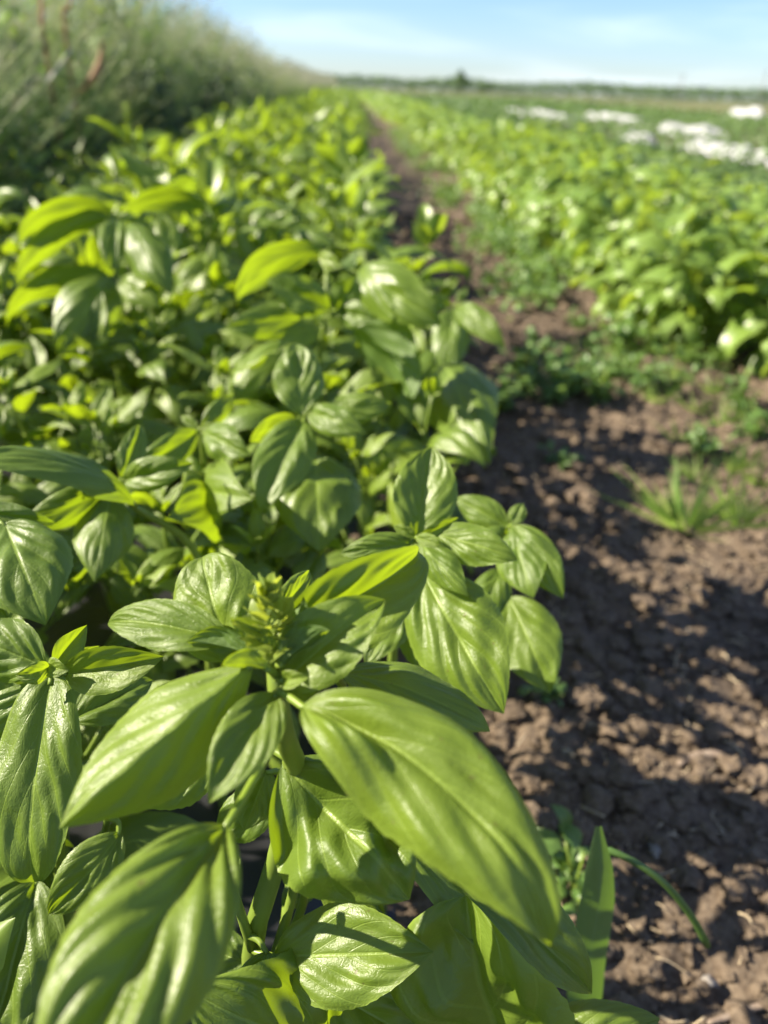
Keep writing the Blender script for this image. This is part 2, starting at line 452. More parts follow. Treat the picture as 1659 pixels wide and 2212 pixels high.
def petiole(G, length=0.2, r=0.011, sides=5):
    G.add(*tube(np.array([(0, -length, -0.03), (0, -length * 0.4, 0.004), (0, 0.03, -r * 0.5)]), [r * 1.25, r, r * 0.8], sides, (0.5, 0, 0.6)))
def leaf_frame(base, ydir, up, length, rx=0.0):
    Y = nrm(ydir); Z = nrm(np.asarray(up, float) - (np.asarray(up, float) @ Y) * Y)
    X = np.cross(Y, Z)
    c, s = math.cos(rx), math.sin(rx)
    Z2 = c * Z + s * X; X2 = np.cross(Y, Z2)
    M = np.eye(4); M[:3, 0] = X2 * length; M[:3, 1] = Y * length; M[:3, 2] = Z2 * length; M[:3, 3] = base
    return M
rs = random.Random(11)
def pool(n, nu, nv, wr=(0.36, 0.50), pet=True, seed=1, quilt=(0.03, 0.085), tint=(0.0, 0.5), bow=(0.5, 1.3), pets=5):
    r = random.Random(seed); out = []
    for k in range(n):
        G = Geo()
        tn = r.uniform(*tint)
        G.add(*leaf_grid(nu, nv, r.uniform(*wr), r.uniform(*bow), r.uniform(-0.45, 0.8), r.uniform(0.0, 0.5), r.uniform(*quilt) * (1 if nu > 10 else 0.0), r.uniform(-0.5, 0.5),
                         r.uniform(0.01, 0.07), 0.05 if nu > 14 else 0, r.uniform(-0.05, 0.05), r.uniform(0, 0.8), ph0=r.random(), tint=tn, nseed=k + 1 if nu > 8 else 0))
        if pet: petiole(G, 0.2, 0.013, pets)
        out.append(G)
    return out
POOL_N = [g.build("basil_leaf", M_LEAF) for g in pool(16, 22, 18, seed=3)]
POOL_Y = [g.build("young_basil_leaf", M_LEAF) for g in pool(5, 14, 12, wr=(0.42, 0.56), seed=5, tint=(0.5, 0.95), bow=(-0.2, 0.6))]
def cat(gs): return [(np.concatenate(g.V), np.concatenate(g.F), np.concatenate(g.L)) for g in gs]
LOW = cat(pool(12, 9, 6, wr=(0.33, 0.46), seed=7, pets=3))
LOW_Y = cat(pool(4, 5, 4, wr=(0.42, 0.56), seed=9, tint=(0.5, 0.95), bow=(-0.2, 0.6), pets=3))
LOW_R = cat(pool(10, 7, 4, wr=(0.56, 0.76), seed=13, tint=(0.1, 0.8), bow=(0.4, 1.2), pets=3))
TINY = cat(pool(6, 3, 2, wr=(0.5, 0.75), pet=False, seed=17, tint=(0.0, 0.9), bow=(0.2, 0.9)))

def gen_shoots(r, h, nbr=5, lean=0.1, leaf=0.07, spike=False, droop=0.0, low=0.05, gap=0.048):
    """Leaf frames and stem tubes of one basil plant standing at the origin."""
    leaves, stems = [], []
    def shoot(p0, d0, ln, rad, order):
        n = max(2, int(round(ln / gap)))
        pts = [np.array(p0)]; d = nrm(d0)
        for i in range(n):
            d = nrm(d + np.array((r.gauss(0, 0.05), r.gauss(0, 0.05), 0.16 if order else 0.02)))
            pts.append(pts[-1] + d * ln / n)
        pts = np.array(pts)
        stems.append((pts, np.linspace(rad, rad * 0.45, len(pts))))
        az = r.uniform(0, math.pi)
        for i in range(1, n + 1):
            if pts[i][2] < low: continue
            k = n - i                                    # nodes below the tip
            az += math.pi / 2 + r.gauss(0, 0.18)
            el = [0.62, 0.08, -0.30, -0.55, -0.70][min(k, 4)] + r.gauss(0, 0.18) - droop
            L = leaf * [0.55, 0.90, 1.0, 1.0, 0.95][min(k, 4)] * r.uniform(0.8, 1.15) * (0.82 if order else 1)
            for s in (0, math.pi):
                if k > 2 and r.random() < 0.12: continue
                a = az + s + r.gauss(0, 0.15); e = el + r.gauss(0, 0.14)
                y = np.array((math.cos(a) * math.cos(e), math.sin(a) * math.cos(e), math.sin(e)))
                up = np.array((-math.cos(a) * math.sin(e), -math.sin(a) * math.sin(e), math.cos(e)))
                leaves.append((leaf_frame(pts[i] + y * L * 0.18, y, up, L, r.gauss(0, 0.25)), k == 0))
            if order == 0 and 1 <= k and i >= 1 and nbr_left[0] > 0:
                for s in (math.pi / 2, -math.pi / 2):
                    if nbr_left[0] <= 0 or r.random() < 0.25: continue
                    nbr_left[0] -= 1
                    a = az + s + math.pi / 2
                    ll = min(max(h * 0.92 - pts[i][2], 0.07), 0.22) * r.uniform(0.7, 1.0)
                    shoot(pts[i], (math.cos(a) * 0.8, math.sin(a) * 0.8, 0.75), ll, rad * 0.65, 1)
        tip = pts[-1]
        for j in range(4):                               # the small new leaves at the tip
            a = az + 1.57 * j + 0.8; e = 0.9 - 0.15 * (j // 2)
            y = np.array((math.cos(a) * math.cos(e), math.sin(a) * math.cos(e), math.sin(e)))
            leaves.append((leaf_frame(tip, y, np.array((0, 0, 1)) - y * 0.5, leaf * r.uniform(0.2, 0.34), 0), True))
        if spike and order == 0:
            top = tip + d * 0.07
            stems.append((np.array([tip, (tip + top) / 2, top]), np.array([0.0016, 0.0014, 0.001])))
            for w in range(6):
                q = tip + (top - tip) * (w + 0.6) / 6
                for j in range(5):
                    a = j * 1.257 + w; e = 0.5
                    y = np.array((math.cos(a) * math.cos(e), math.sin(a) * math.cos(e), math.sin(e)))
                    leaves.append((leaf_frame(q, y, np.array((0, 0, 1.0)), 0.012 * (1.15 - 0.08 * w), 0), True))
    nbr_left = [nbr]
    az = r.uniform(0, 6.28)
    shoot((0, 0, -0.01), (math.cos(az) * lean, math.sin(az) * lean, 1), h, 0.0038, 0)
    return leaves, stems
def stems_geo(stems, sides=7):
    G = Geo()
    for pts, rad in stems: G.add(*tube(curve_pts(pts, 2 * len(pts)) if sides > 5 else pts, np.interp(np.linspace(0, 1, len(curve_pts(pts, 2 * len(pts))) if sides > 5 else len(pts)), np.linspace(0, 1, len(rad)), rad), sides))
    return G
def foliage_geo(leaves, P, PY, r):
    G = Geo()
    for Mx, young in leaves:
        V, F, L = (PY if young else P)[r.randrange(len(PY if young else P))]
        G.add(V @ Mx[:3, :3].T + Mx[:3, 3], F, L)
    return G
def set_local(o, M): o.matrix_basis = Matrix(M.tolist())

def unit(a): return a / (np.linalg.norm(a, axis=-1, keepdims=True) + 1e-12)
def frames(B, Y, Up, ln, rx):
    Y = unit(Y); Z = unit(Up - (Up * Y).sum(-1, keepdims=True) * Y); X = np.cross(Y, Z)
    Z = np.cos(rx)[:, None] * Z + np.sin(rx)[:, None] * X; X = np.cross(Y, Z)
    return np.stack([X, Y, Z], -1) * ln[:, None, None], B
def spread_leaves(P, B, Y, Up, ln, rx, r):
    """Many small leaves at once: one template of P for each frame."""
    Rm, T = frames(B, Y, Up, ln, rx); ch = r.integers(len(P), size=len(B)); G = Geo()
    for k, (V, F, L) in enumerate(P):
        s = np.where(ch == k)[0]
        if not len(s): continue
        W_ = np.einsum('nij,vj->nvi', Rm[s], V) + T[s][:, None]
        Fk = (F[None] + (np.arange(len(s)) * len(V))[:, None, None]).reshape(-1, 4)
        Lk = np.repeat(L[None], len(s), 0); Lk[..., 2] = np.clip(Lk[..., 2] + r.normal(0, .15, (len(s), 1)), 0, 1.2)
        G.add(W_.reshape(-1, 3), Fk, Lk.reshape(-1, 3))
    return G
def dirs(a, e):
    Y = np.stack([np.cos(a) * np.cos(e), np.sin(a) * np.cos(e), np.sin(e)], -1)
    return Y, np.stack([-np.cos(a) * np.sin(e), -np.sin(a) * np.sin(e), np.cos(e)], -1)
def blades(B, T, bend, w, tint, seg=4):
    """Many bent ribbons from B towards T."""
    u = np.linspace(0, 1, seg + 1)
    P = B[:, None] + (T - B)[:, None] * u[None, :, None] + bend[:, None] * (u ** 2)[None, :, None]
    sd = unit(np.cross(T - B + 1e-9, np.array((0.3, 0.9, 0.2))))
    wv = w[:, None] * np.interp(u, [0, .35, .75, 1], [.8, 1, .6, .05])[None]
    n = len(B); m = seg + 1
    V = np.concatenate([P - sd[:, None] * wv[..., None] / 2, P + sd[:, None] * wv[..., None] / 2], 1)
    k = np.arange(seg)
    F = np.stack([k, k + 1, m + k + 1, m + k], -1)
    F = (F[None] + (np.arange(n) * 2 * m)[:, None, None]).reshape(-1, 4)
    L = np.zeros((n, 2 * m, 3)); L[..., 0] = np.tile(u, 2); L[:, :m, 1] = -.8; L[:, m:, 1] = .8; L[..., 2] = tint[:, None]
    return V.reshape(-1, 3), F, L.reshape(-1, 3)

# ------------------------------------------------------------------ the near basil plants, leaf by leaf
TOCAM = CAM
def hero_leaf(plant, inv, node, bx, by, bd, tx, ty, td, wr, roll=0, bow=0.4, fold=0.15, arch=0.25, quilt=0.055, tint=0.25, tipcurl=0.2, twist=0.0, side=0.0, wave=0.03, seed=0, hi=True, a=0.80, b=1.02, pucker=1.0):
    if 0 <= fold < 0.4: fold, wr = fold * 1.5 + 0.2, wr * 1.06
    B, T = at(bx, by, bd), at(tx, ty, td)
    ln = np.linalg.norm(T - B); Y = (T - B) / ln
    Mx = leaf_frame(B, Y, CAM - (B + T) / 2, ln, math.radians(roll))
    G = Geo()
    nu, nv = (46, 34) if hi else (28, 20)
    G.add(*leaf_grid(nu, nv, wr, bow, fold, arch, quilt, twist, wave, 0.035, side, tipcurl, ph0=(seed * 0.37) % 1, tint=tint, nseed=seed + 20, a=a, b=b, pucker=pucker))
    nd = (np.linalg.inv(Mx) @ np.append(node, 1))[:3]
    r0 = 0.0016 / ln
    Yb = np.array((0, 1, 0.3 * bow))
    G.add(*tube(curve_pts([nd, nd * 0.45 - Yb * 0.05 * min(1, np.linalg.norm(nd) * 4), (0, 0.04, 0.008)], 10), np.linspace(r0 * 1.2, r0 * 0.75, len(curve_pts([nd, nd * 0.45, (0, 0.04, 0.01)], 10))), 7, (0.5, 0, 0.7)))
    o = link("leaf", G.build("basil_leaf", M_LEAF), plant)
    set_local(o, inv @ Mx)
    return o
HERO_BASES = []
def hero_plant(label, stem, leaves, rad=0.0036, root=None, branches=(), group=None):
    pts = [at(*q) for q in stem]
    g = np.array(root if root is not None else (pts[-1][0], pts[-1][1], 0.0), float)
    g = np.array((g[0], g[1], float(gz(g[0], g[1])) - 0.004))
    HERO_BASES.append(g)
    pl = tag(empty("basil_plant", g), label, "basil plant", group)
    inv = np.eye(4); inv[:3, 3] = -g
    path = curve_pts(pts + [0.5 * (pts[-1] + g) + np.array((0, 0, 0.02)), g], 26)
    G = Geo(); G.add(*tube(path - g, np.linspace(rad * 0.62, rad * 1.25, len(path)), 10))
    for br in branches:
        bp = [at(*q) - g for q in br[0]]
        c = curve_pts(bp, 14); G.add(*tube(c, np.linspace(br[1], br[1] * 0.7, len(c)), 8))
    link("stem", G.build("basil_stem", M_STEM), pl)
    allp = list(path)
    for br in branches: allp += list(curve_pts([at(*q) for q in br[0]], 14))
    allp = np.array(allp)
    for k, L in enumerate(leaves):
        kw = L[-1] if isinstance(L[-1], dict) else {}
        v = L[:-1] if kw else L
        B = at(*v[:3]); Tp = at(*v[3:6])
        dd = np.linalg.norm(allp - B, axis=1) + 0.25 * np.maximum(0, (allp - B) @ nrm(Tp - B))
        hero_leaf(pl, inv, allp[np.argmin(dd)], *v, seed=len(HERO_BASES) * 31 + k, hi=v[2] < 0.5, **kw)
    return pl, g
def bud_cluster(pl, g, px, py, d, n=34, size=0.011, spread=0.009, seed=1):
    r = random.Random(seed); G = Geo(); c = at(px, py, d) - g
    for k in range(n):
        t = k / n
        a = k * 2.4; e = 0.30 + 1.05 * t
        y = np.array((math.cos(a) * math.cos(e), math.sin(a) * math.cos(e), math.sin(e)))
        q = c + np.array((0, 0, (t - 0.5) * spread * 2.6)) + y * spread * 0.35 * (1 - t * 0.5)
        Mx = leaf_frame(q, y, np.array((0, 0, 1)) + np.array((r.gauss(0, .3), r.gauss(0, .3), 0)), size * r.uniform(0.7, 1.25) * (1.15 - 0.5 * t), r.gauss(0, 0.3))
        V, F, L = leaf_grid(7, 6, r.uniform(0.55, 0.8), r.uniform(-0.5, 0.35), 0.55, 0.2, 0.0, tint=1.0, a=.65, b=.85)
        G.add(V @ Mx[:3, :3].T + Mx[:3, 3], F, L)
    return link("flower_bud", G.build("flower_bud", M_BUD), pl)

D = dict
A, gA = hero_plant("bright basil plant in front of all others, crowned by a cluster of pale flower buds",
    [(590, 1385, .268), (600, 1500, .266), (618, 1600, .275), (640, 1680, .312), (597, 1860, .348), (545, 2060, .372)],
    [(655, 1525, .248, 1190, 2040, .215, .40, -14, .45, .85, .6, .09, .5, D(tipcurl=.3, side=-.09, pucker=2.4, a=.72, b=.9)),
     (490, 1785, .232, 105, 2420, .178, .52, 10, .5, .75, .4, .10, .4, D(a=1.0, b=.95)),
     (548, 1432, .258, 128, 1790, .236, .44, 8, .35, -.75, .1, .05, .75, D(a=.95, b=1.0)),
     (598, 1500, .260, 452, 1735, .236, .46, 8, .35, .25, .2, .05, .5),
     (500, 1385, .278, 235, 1345, .292, .36, 20, .30, .30, .2, .05, .3, D(tipcurl=.5)),
     (505, 1425, .284, 438, 1203, .300, .80, -15, .3, .2, .3, .06, .55, D(a=.6, b=.7)),
     (600, 1480, .264, 832, 1296, .268, .52, -10, .30, .35, .2, .045, .5),
     (622, 1365, .285, 902, 1192, .292, .55, 15, .45, 1.1, .2, .06, .8, D(tipcurl=.9)),
     (590, 1340, .290, 668, 1232, .305, .55, 30, .3, .5, .2, .05, .7),
     (608, 1502, .262, 722, 1512, .258, .36, 30, -.3, .6, .1, .02, .6),
     (565, 1428, .268, 402, 1388, .272, .60, 130, .4, .5, .2, .05, .95),
     (740, 1455, .292, 1058, 1580, .290, .42, -30, .4, .1, .3, .06, .35),
     (492, 1598, .310, 243, 1718, .302, .66, 12, .35, .1, .3, .07, .3),
     (578, 1665, .318, 528, 1794, .306, .72, 10, .3, .2, .3, .06, .3),
     (610, 1650, .302, 885, 1942, .290, .82, -5, .5, -.05, .25, .06, .25, D(pucker=3.2)),
     (492, 1838, .335, 516, 1890, .333, .6, 10, -.5, .6, .1, .03, .4),
     (592, 2066, .356, 936, 2056, .335, .52, 0, .15, .1, .2, .035, .3),
     (578, 2056, .352, 556, 2205, .340, .85, 0, .3, .25, .2, .035, .15),
     (1130, 2330, .372, 1006, 1934, .340, .70, -34, .3, .35, .3, .07, .45, D(a=.75, b=.6, pucker=1.6)),
     (740, 2260, .375, 398, 2132, .325, .62, -15, .5, 0, .3, .1, .45),
     (655, 2105, .375, 935, 2265, .370, .52, 5, .3, .2, .25, .06, .25),
     (1130, 2290, .380, 1425, 2200, .380, .45, 0, .4, .1, .25, .06, .3),
     (825, 1780, .365, 1278, 2146, .372, .34, -25, .3, .3, .2, .05, .1),
     (588, 1435, .262, 496, 1338, .254, .50, 142, .25, .8, .1, .03, .8),
     (600, 1425, .266, 655, 1288, .268, .44, 150, .25, .6, .1, .03, .8),
     (592, 1420, .272, 556, 1250, .280, .50, 145, .25, .7, .1, .03, .8),
     (606, 1440, .260, 712, 1362, .250, .46, -140, .3, .8, .1, .03, .8),
     (580, 1445, .256, 478, 1440, .246, .50, 135, .45, .7, .1, .03, .8),
     (612, 1470, .258, 668, 1462, .250, .50, 0, .5, .7, .1, .03, .9),
     (545, 2085, .395, 395, 2030, .405, .55, 0, .3, .2, .3, .05, .05),
     (600, 1720, .370, 470, 1800, .385, .55, 10, .3, .2, .3, .05, .1),
     (690, 1880, .385, 835, 2015, .385, .50, 0, .3, .2, .3, .05, .1),
     (610, 1960, .405, 700, 1870, .42, .5, 0, .3, .2, .3, .05, .1)],
    rad=0.0048, branches=[([(545, 2050, .363), (505, 1930, .345), (474, 1860, .325), (478, 1822, .28)], .0024),
                          ([(590, 2080, .37), (625, 1960, .37), (640, 1880, .36), (660, 1700, .34)], .0028),
                          ([(600, 2085, .385), (655, 1950, .385), (660, 1850, .37), (740, 1480, .30)], .0026),
                          ([(600, 2090, .38), (720, 2200, .385), (1120, 2330, .38)], .0026)])
bud_cluster(A, gA, 583, 1346, .262, n=40, size=.0112, spread=.0092)
E, gE = hero_plant("basil plant with tiny new leaves at its tip and one long glossy leaf hanging down",
    [(108, 1442, .338), (112, 1480, .342), (125, 1700, .38), (135, 1920, .43)],
    [(112, 1462, .337, 74, 1905, .322, .42, 24, .3, .15, .25, .05, .25, D(tipcurl=.5, a=.45, b=.55)),
     (100, 1440, .338, -75, 1362, .345, .62, -10, .35, .1, .3, .07, .2),
     (138, 1456, .337, 354, 1418, .335, .46, 10, .15, .75, .1, .03, .55),
     (116, 1436, .334, 188, 1350, .338, .55, 10, -.2, .8, .1, .02, .8),
     (106, 1440, .332, 34, 1458, .324, .7, -20, .7, .3, .2, .04, .7),
     (106, 1438, .333, 150, 1448, .328, .7, 10, .7, .3, .2, .04, .9),
     (120, 1440, .336, 215, 1395, .345, .4, 20, .1, .6, .2, .04, .6),
     (90, 1475, .348, -70, 1720, .352, .52, 10, .4, .1, .3, .06, .1),
     (80, 1900, .40, -30, 2310, .365, .55, 8, .3, .35, .3, .05, .15),
     (262, 1798, .385, 105, 1975, .372, .52, -10, .4, .2, .3, .05, .1),
     (150, 1560, .37, 330, 1470, .40, .5, -20, .3, .2, .3, .05, .05)],
    rad=0.0034, branches=[([(125, 1930, .43), (200, 1860, .42), (232, 1765, .385), (200, 1690, .36)], .0024)])
Gp, gG = hero_plant("basil plant at the path edge with one upright and one long hanging leaf",
    [(903, 1168, .462), (898, 1250, .475), (855, 1330, .51)],
    [(900, 1160, .458, 932, 966, .472, .64, 8, .25, .25, .2, .04, .35),
     (912, 1235, .455, 1088, 1541, .420, .56, 5, .35, .15, .3, .07, .2),
     (935, 1155, .458, 1118, 1210, .440, .46, -15, .4, .15, .3, .06, .2),
     (905, 1168, .452, 1012, 1288, .430, .44, 5, .5, -.2, .3, .07, .25),
     (890, 1172, .456, 733, 1196, .450, .38, 0, .4, .2, .3, .06, .2),
     (905, 1160, .455, 990, 1118, .458, .42, 20, .3, .6, .2, .04, .7),
     (898, 1162, .455, 850, 1135, .455, .55, 0, .3, .5, .2, .04, .9),
     (900, 1160, .452, 960, 1180, .445, .5, 0, .5, .4, .2, .04, .7),
     (890, 1290, .485, 960, 1480, .48, .6, -10, .3, .2, .3, .05, .1),
     (880, 1285, .49, 790, 1440, .46, .5, 10, .3, .2, .3, .05, .2)], rad=0.0034)
G2, gG2 = hero_plant("dark basil plant leaning furthest over the bare soil, light patch on its lowest leaf",
    [(1105, 1138, .545), (1095, 1220, .555), (1040, 1340, .58)],
    [(1108, 1135, .54, 1216, 1292, .515, .46, -10, .45, .1, .3, .06, .1),
     (1100, 1140, .545, 985, 1075, .56, .5, 0, .3, .1, .3, .06, .1),
     (1105, 1132, .54, 1130, 1088, .545, .7, 0, .3, .4, .2, .04, .3),
     (1108, 1150, .54, 1152, 1292, .51, .62, 5, .4, .1, .3, .06, .1),
     (1098, 1290, .55, 1188, 1496, .52, .62, -5, .3, .2, .3, .05, .3),
     (1100, 1150, .545, 1010, 1200, .53, .5, 0, .4, .2, .3, .06, .1),
     (1085, 1230, .56, 1020, 1370, .54, .5, 0, .3, .2, .3, .05, .1)], rad=0.0032)
H_, gH = hero_plant("basil plant with a broad pale upright leaf and a pointed glossy one below it",
    [(655, 898, .625), (662, 970, .64), (676, 1180, .69)],
    [(648, 897, .622, 640, 744, .640, 0.62, 5, 0.39, .2, .3, .07, .25),
     (656, 912, .618, 561, 1108, .580, 0.48, 10, 0.45, .25, .3, .06, .25),
     (668, 892, .622, 792, 940, .600, 0.46, -10, 0.65, .1, .3, .07, .25),
     (642, 905, .622, 540, 962, .605, 0.57, 130, 0.39, .4, .2, .05, .85),
     (682, 985, .645, 690, 1192, .600, 0.76, 0, 0.39, .1, .3, .05, .2),
     (690, 900, .63, 845, 872, .63, 0.44, -10, 0.52, .1, .3, .07, .25),
     (660, 895, .62, 705, 870, .62, 0.44, 0, 0.39, .5, .2, .04, .7),
     (690, 1180, .68, 640, 1290, .66, 0.53, 0, 0.39, .2, .3, .05, .2)], rad=0.0034)
I_, gI = hero_plant("small basil plant with folded leaves between the broad upright leaf and the diagonal stem",
    [(432, 928, .635), (440, 990, .65), (455, 1120, .70)],
    [(425, 932, .63, 268, 1032, .600, 0.35, -10, 0.52, .3, .3, .07, .2),
     (440, 935, .63, 542, 985, .600, 0.51, 0, 0.52, .1, .3, .08, .2),
     (434, 925, .63, 505, 852, .650, 0.40, 10, 0.39, .4, .3, .05, .3),
     (428, 925, .632, 392, 898, .635, 0.48, 0, 0.26, .5, .2, .05, .6),
     (448, 1060, .67, 546, 1078, .56, 0.44, 0, 0.52, .1, .3, .05, .2),
     (455, 1085, .67, 362, 1118, .545, 0.48, 0, 0.45, .1, .3, .05, .2),
     (436, 925, .63, 470, 915, .625, 0.44, 0, 0.39, .5, .2, .04, .8)], rad=0.003)
J_, gJ = hero_plant("basil plant with a slanting stem and a long dull leaf arching out of view",
    [(252, 1048, .535), (292, 1095, .545), (430, 1210, .59)],
    [(290, 1092, .525, -90, 1010, .455, 0.30, 48, 0.72, .1, .3, .04, .0),
     (240, 1062, .53, 204, 1257, .490, 0.55, 5, 0.45, -.15, .3, .05, .15),
     (236, 1052, .53, 38, 1135, .500, 0.39, -15, 0.59, .1, .3, .07, .25),
     (262, 1035, .54, 302, 918, .560, 0.40, 10, 0.39, .3, .3, .05, .2),
     (268, 1038, .54, 418, 1000, .530, 0.42, 0, 0.52, .3, .3, .06, .2),
     (240, 1050, .53, 150, 1060, .51, 0.44, 0, 0.52, .3, .3, .06, .3)], rad=0.0034)
K_, gK = hero_plant("basil plant cut by the picture edge with one broad shaded leaf hanging",
    [(-60, 1110, .44), (-60, 1300, .48)],
    [(10, 1130, .430, 98, 1350, .400, 0.70, 0, 0.39, .1, .3, .04, .1),
     (-50, 1100, .44, 118, 1128, .450, 0.35, 10, 0.52, .2, .3, .05, .05),
     (-50, 1180, .44, 20, 1345, .42, 0.53, 0, 0.39, .2, .3, .05, .1)], rad=0.0032)
L_, gL = hero_plant("tall basil plant with two dark shaded leaves in front of glowing yellow green ones",
    [(706, 585, .87), (702, 690, .87), (690, 790, .90)],
    [(692, 545, .88, 515, 655, .85, 0.40, 138, 0.91, .2, .3, .05, .45),
     (712, 668, .82, 580, 604, .80, 0.55, 0, 0.26, .2, .2, .04, .2),
     (728, 670, .82, 772, 596, .80, 0.75, 0, 0.26, .2, .2, .04, .2),
     (735, 672, .82, 805, 690, .80, 0.66, 0, 0.26, .2, .2, .04, .1),
     (775, 585, .86, 955, 702, .81, 0.46, 0, 0.65, .05, .3, .08, .2),
     (755, 690, .85, 892, 860, .83, 0.63, -140, 0.39, .3, .2, .05, .9),
     (735, 580, .87, 772, 538, .88, 0.53, 140, 0.39, .5, .2, .04, .95),
     (650, 690, .85, 485, 705, .82, 0.40, 0, 0.39, .2, .3, .05, .2),
     (690, 700, .86, 600, 760, .83, 0.44, 20, 0.39, .2, .3, .05, .7),
     (690, 550, .88, 745, 575, .86, 0.44, 20, 0.39, .5, .2, .05, .95)], rad=0.0036)
M_, gM = hero_plant("tallest near basil plant, its top leaves arching wide like a palm and lit from behind",
    [(256, 458, 1.02), (250, 600, 1.02), (254, 780, 1.06)],
    [(246, 462, 1.0, 44, 535, .96, 0.32, 135, 0.98, .3, .3, .05, .45),
     (272, 458, 1.0, 460, 472, .98, 0.35, -132, 0.91, .4, .3, .05, .45),
     (280, 485, .98, 372, 638, .94, 0.44, -5, 0.59, -.1, .3, .09, .1),
     (252, 478, .99, 236, 590, .95, 0.40, 0, 0.52, .2, .3, .06, .2),
     (240, 602, 1.0, 124, 765, .95, 0.55, 5, 0.65, 0, .3, .08, .15),
     (236, 596, 1.0, 14, 692, .97, 0.33, 130, 0.65, .3, .3, .05, .7),
     (262, 606, 1.0, 350, 665, .97, 0.44, 0, 0.52, .2, .3, .06, .2),
     (240, 470, 1.0, 40, 620, .97, 0.33, 130, 0.65, .3, .3, .05, .6)], rad=0.0036)
N_, gN = hero_plant("basil plant reaching over the path edge with a narrow drooping leaf",
    [(985, 660, 1.0), (975, 740, 1.0), (950, 860, 1.02)],
    [(990, 662, .99, 1092, 752, .95, 0.35, -10, 0.59, .2, .3, .06, .2),
     (980, 668, .99, 962, 822, .96, 0.44, 0, 0.52, .1, .3, .06, .1),
     (975, 660, 1.0, 900, 640, 1.0, 0.44, 0, 0.52, .2, .3, .06, .2),
     (960, 800, 1.0, 1058, 1002, .80, 0.37, -5, 0.65, -.1, .3, .06, .2),
     (985, 655, 1.0, 1010, 620, 1.0, 0.44, 0, 0.39, .4, .2, .06, .5),
     (960, 760, 1.0, 900, 860, .95, 0.48, 0, 0.52, .1, .3, .06, .1)], rad=0.0034)

# ------------------------------------------------------------------ rest of the basil bed
def dmin(px, py):                             # keep fill-in leaves behind the leaves placed one by one
    d = np.interp(py, [-400, 350, 600, 900, 1150, 1450, 1800, 2200, 3000], [1.6, 1.25, 1.0, .70, .56, .44, .41, .40, .36])
    return d
rb = random.Random(21)
bed_spots = []
for yi in range(0, 34):
    for k, xl in enumerate((-1.14, -0.92, -0.70, -0.48, -0.26, -0.05)):
        y = 0.14 + yi * 0.20 + (0.10 if k % 2 else 0) + rb.uniform(-.04, .04)
        if y < 1.45: continue
        x = xl + rb.uniform(-.04, .04)
        bed_spots.append((x, y))
for yi in range(0, 11):
    for xi in range(0, 9):
        bed_spots.append((-0.86 + xi * 0.125 + (.06 if yi % 2 else 0) + rb.uniform(-.03, .03), 0.20 + yi * 0.125 + rb.uniform(-.03, .03)))
for x, y in ((-.27, .30), (-.20, .22), (-.30, .20), (-.12, .20), (-.36, .34), (-.16, .33)): bed_spots.append((x, y))
NEAR_LIMIT = 1.45
near_spots, mid_spots, side_spots = [], [], []
for x, y in bed_spots:
    px, py, d = proj((x, y, 0.33))
    if d < 0.12 or px > 1900 or py > 2900 or (px < -260 and (y > 1.6 or x < -.8)) or -430 <= px < -260: continue
    if px < -430: side_spots.append((x, y)); continue
    if y < NEAR_LIMIT:
        if min(np.hypot(x - b[0], y - b[1]) for b in HERO_BASES) > 0.05: near_spots.append((x, y))
    else: mid_spots.append((x, y))
HERO_SHORT = ["the plant crowned by flower buds", "the plant with the long glossy hanging leaf", "the path edge plant with one upright leaf", "the dark plant leaning over soil",
              "the plant with the broad pale upright leaf", "the small plant with folded leaves", "the plant with the slanting stem", "the plant cut by the picture edge",
              "the plant with two dark leaves", "the palm like tall plant", "the plant reaching over the path edge"]
used_labels = {}
def near_label(x, y):
    d = [np.hypot(x - b[0], y - b[1]) for b in HERO_BASES]; i = int(np.argmin(d)); b = HERO_BASES[i]
    ex, ey = x - b[0], y - b[1]
    rel = ("behind" if ey > 0 else "before") if abs(ey) > abs(ex) else ("pathward of" if ex > 0 else "grassward of")
    for w in [f"{q} low basil plant" for q in "first second third fourth fifth sixth seventh eighth ninth tenth eleventh twelfth".split()]:
        lb = f"{w} {rel} {HERO_SHORT[i]}"
        if lb not in used_labels: break
    used_labels[lb] = 1
    return lb
near_spots.sort(key=lambda q: min(np.hypot(q[0] - b[0], q[1] - b[1]) for b in HERO_BASES))
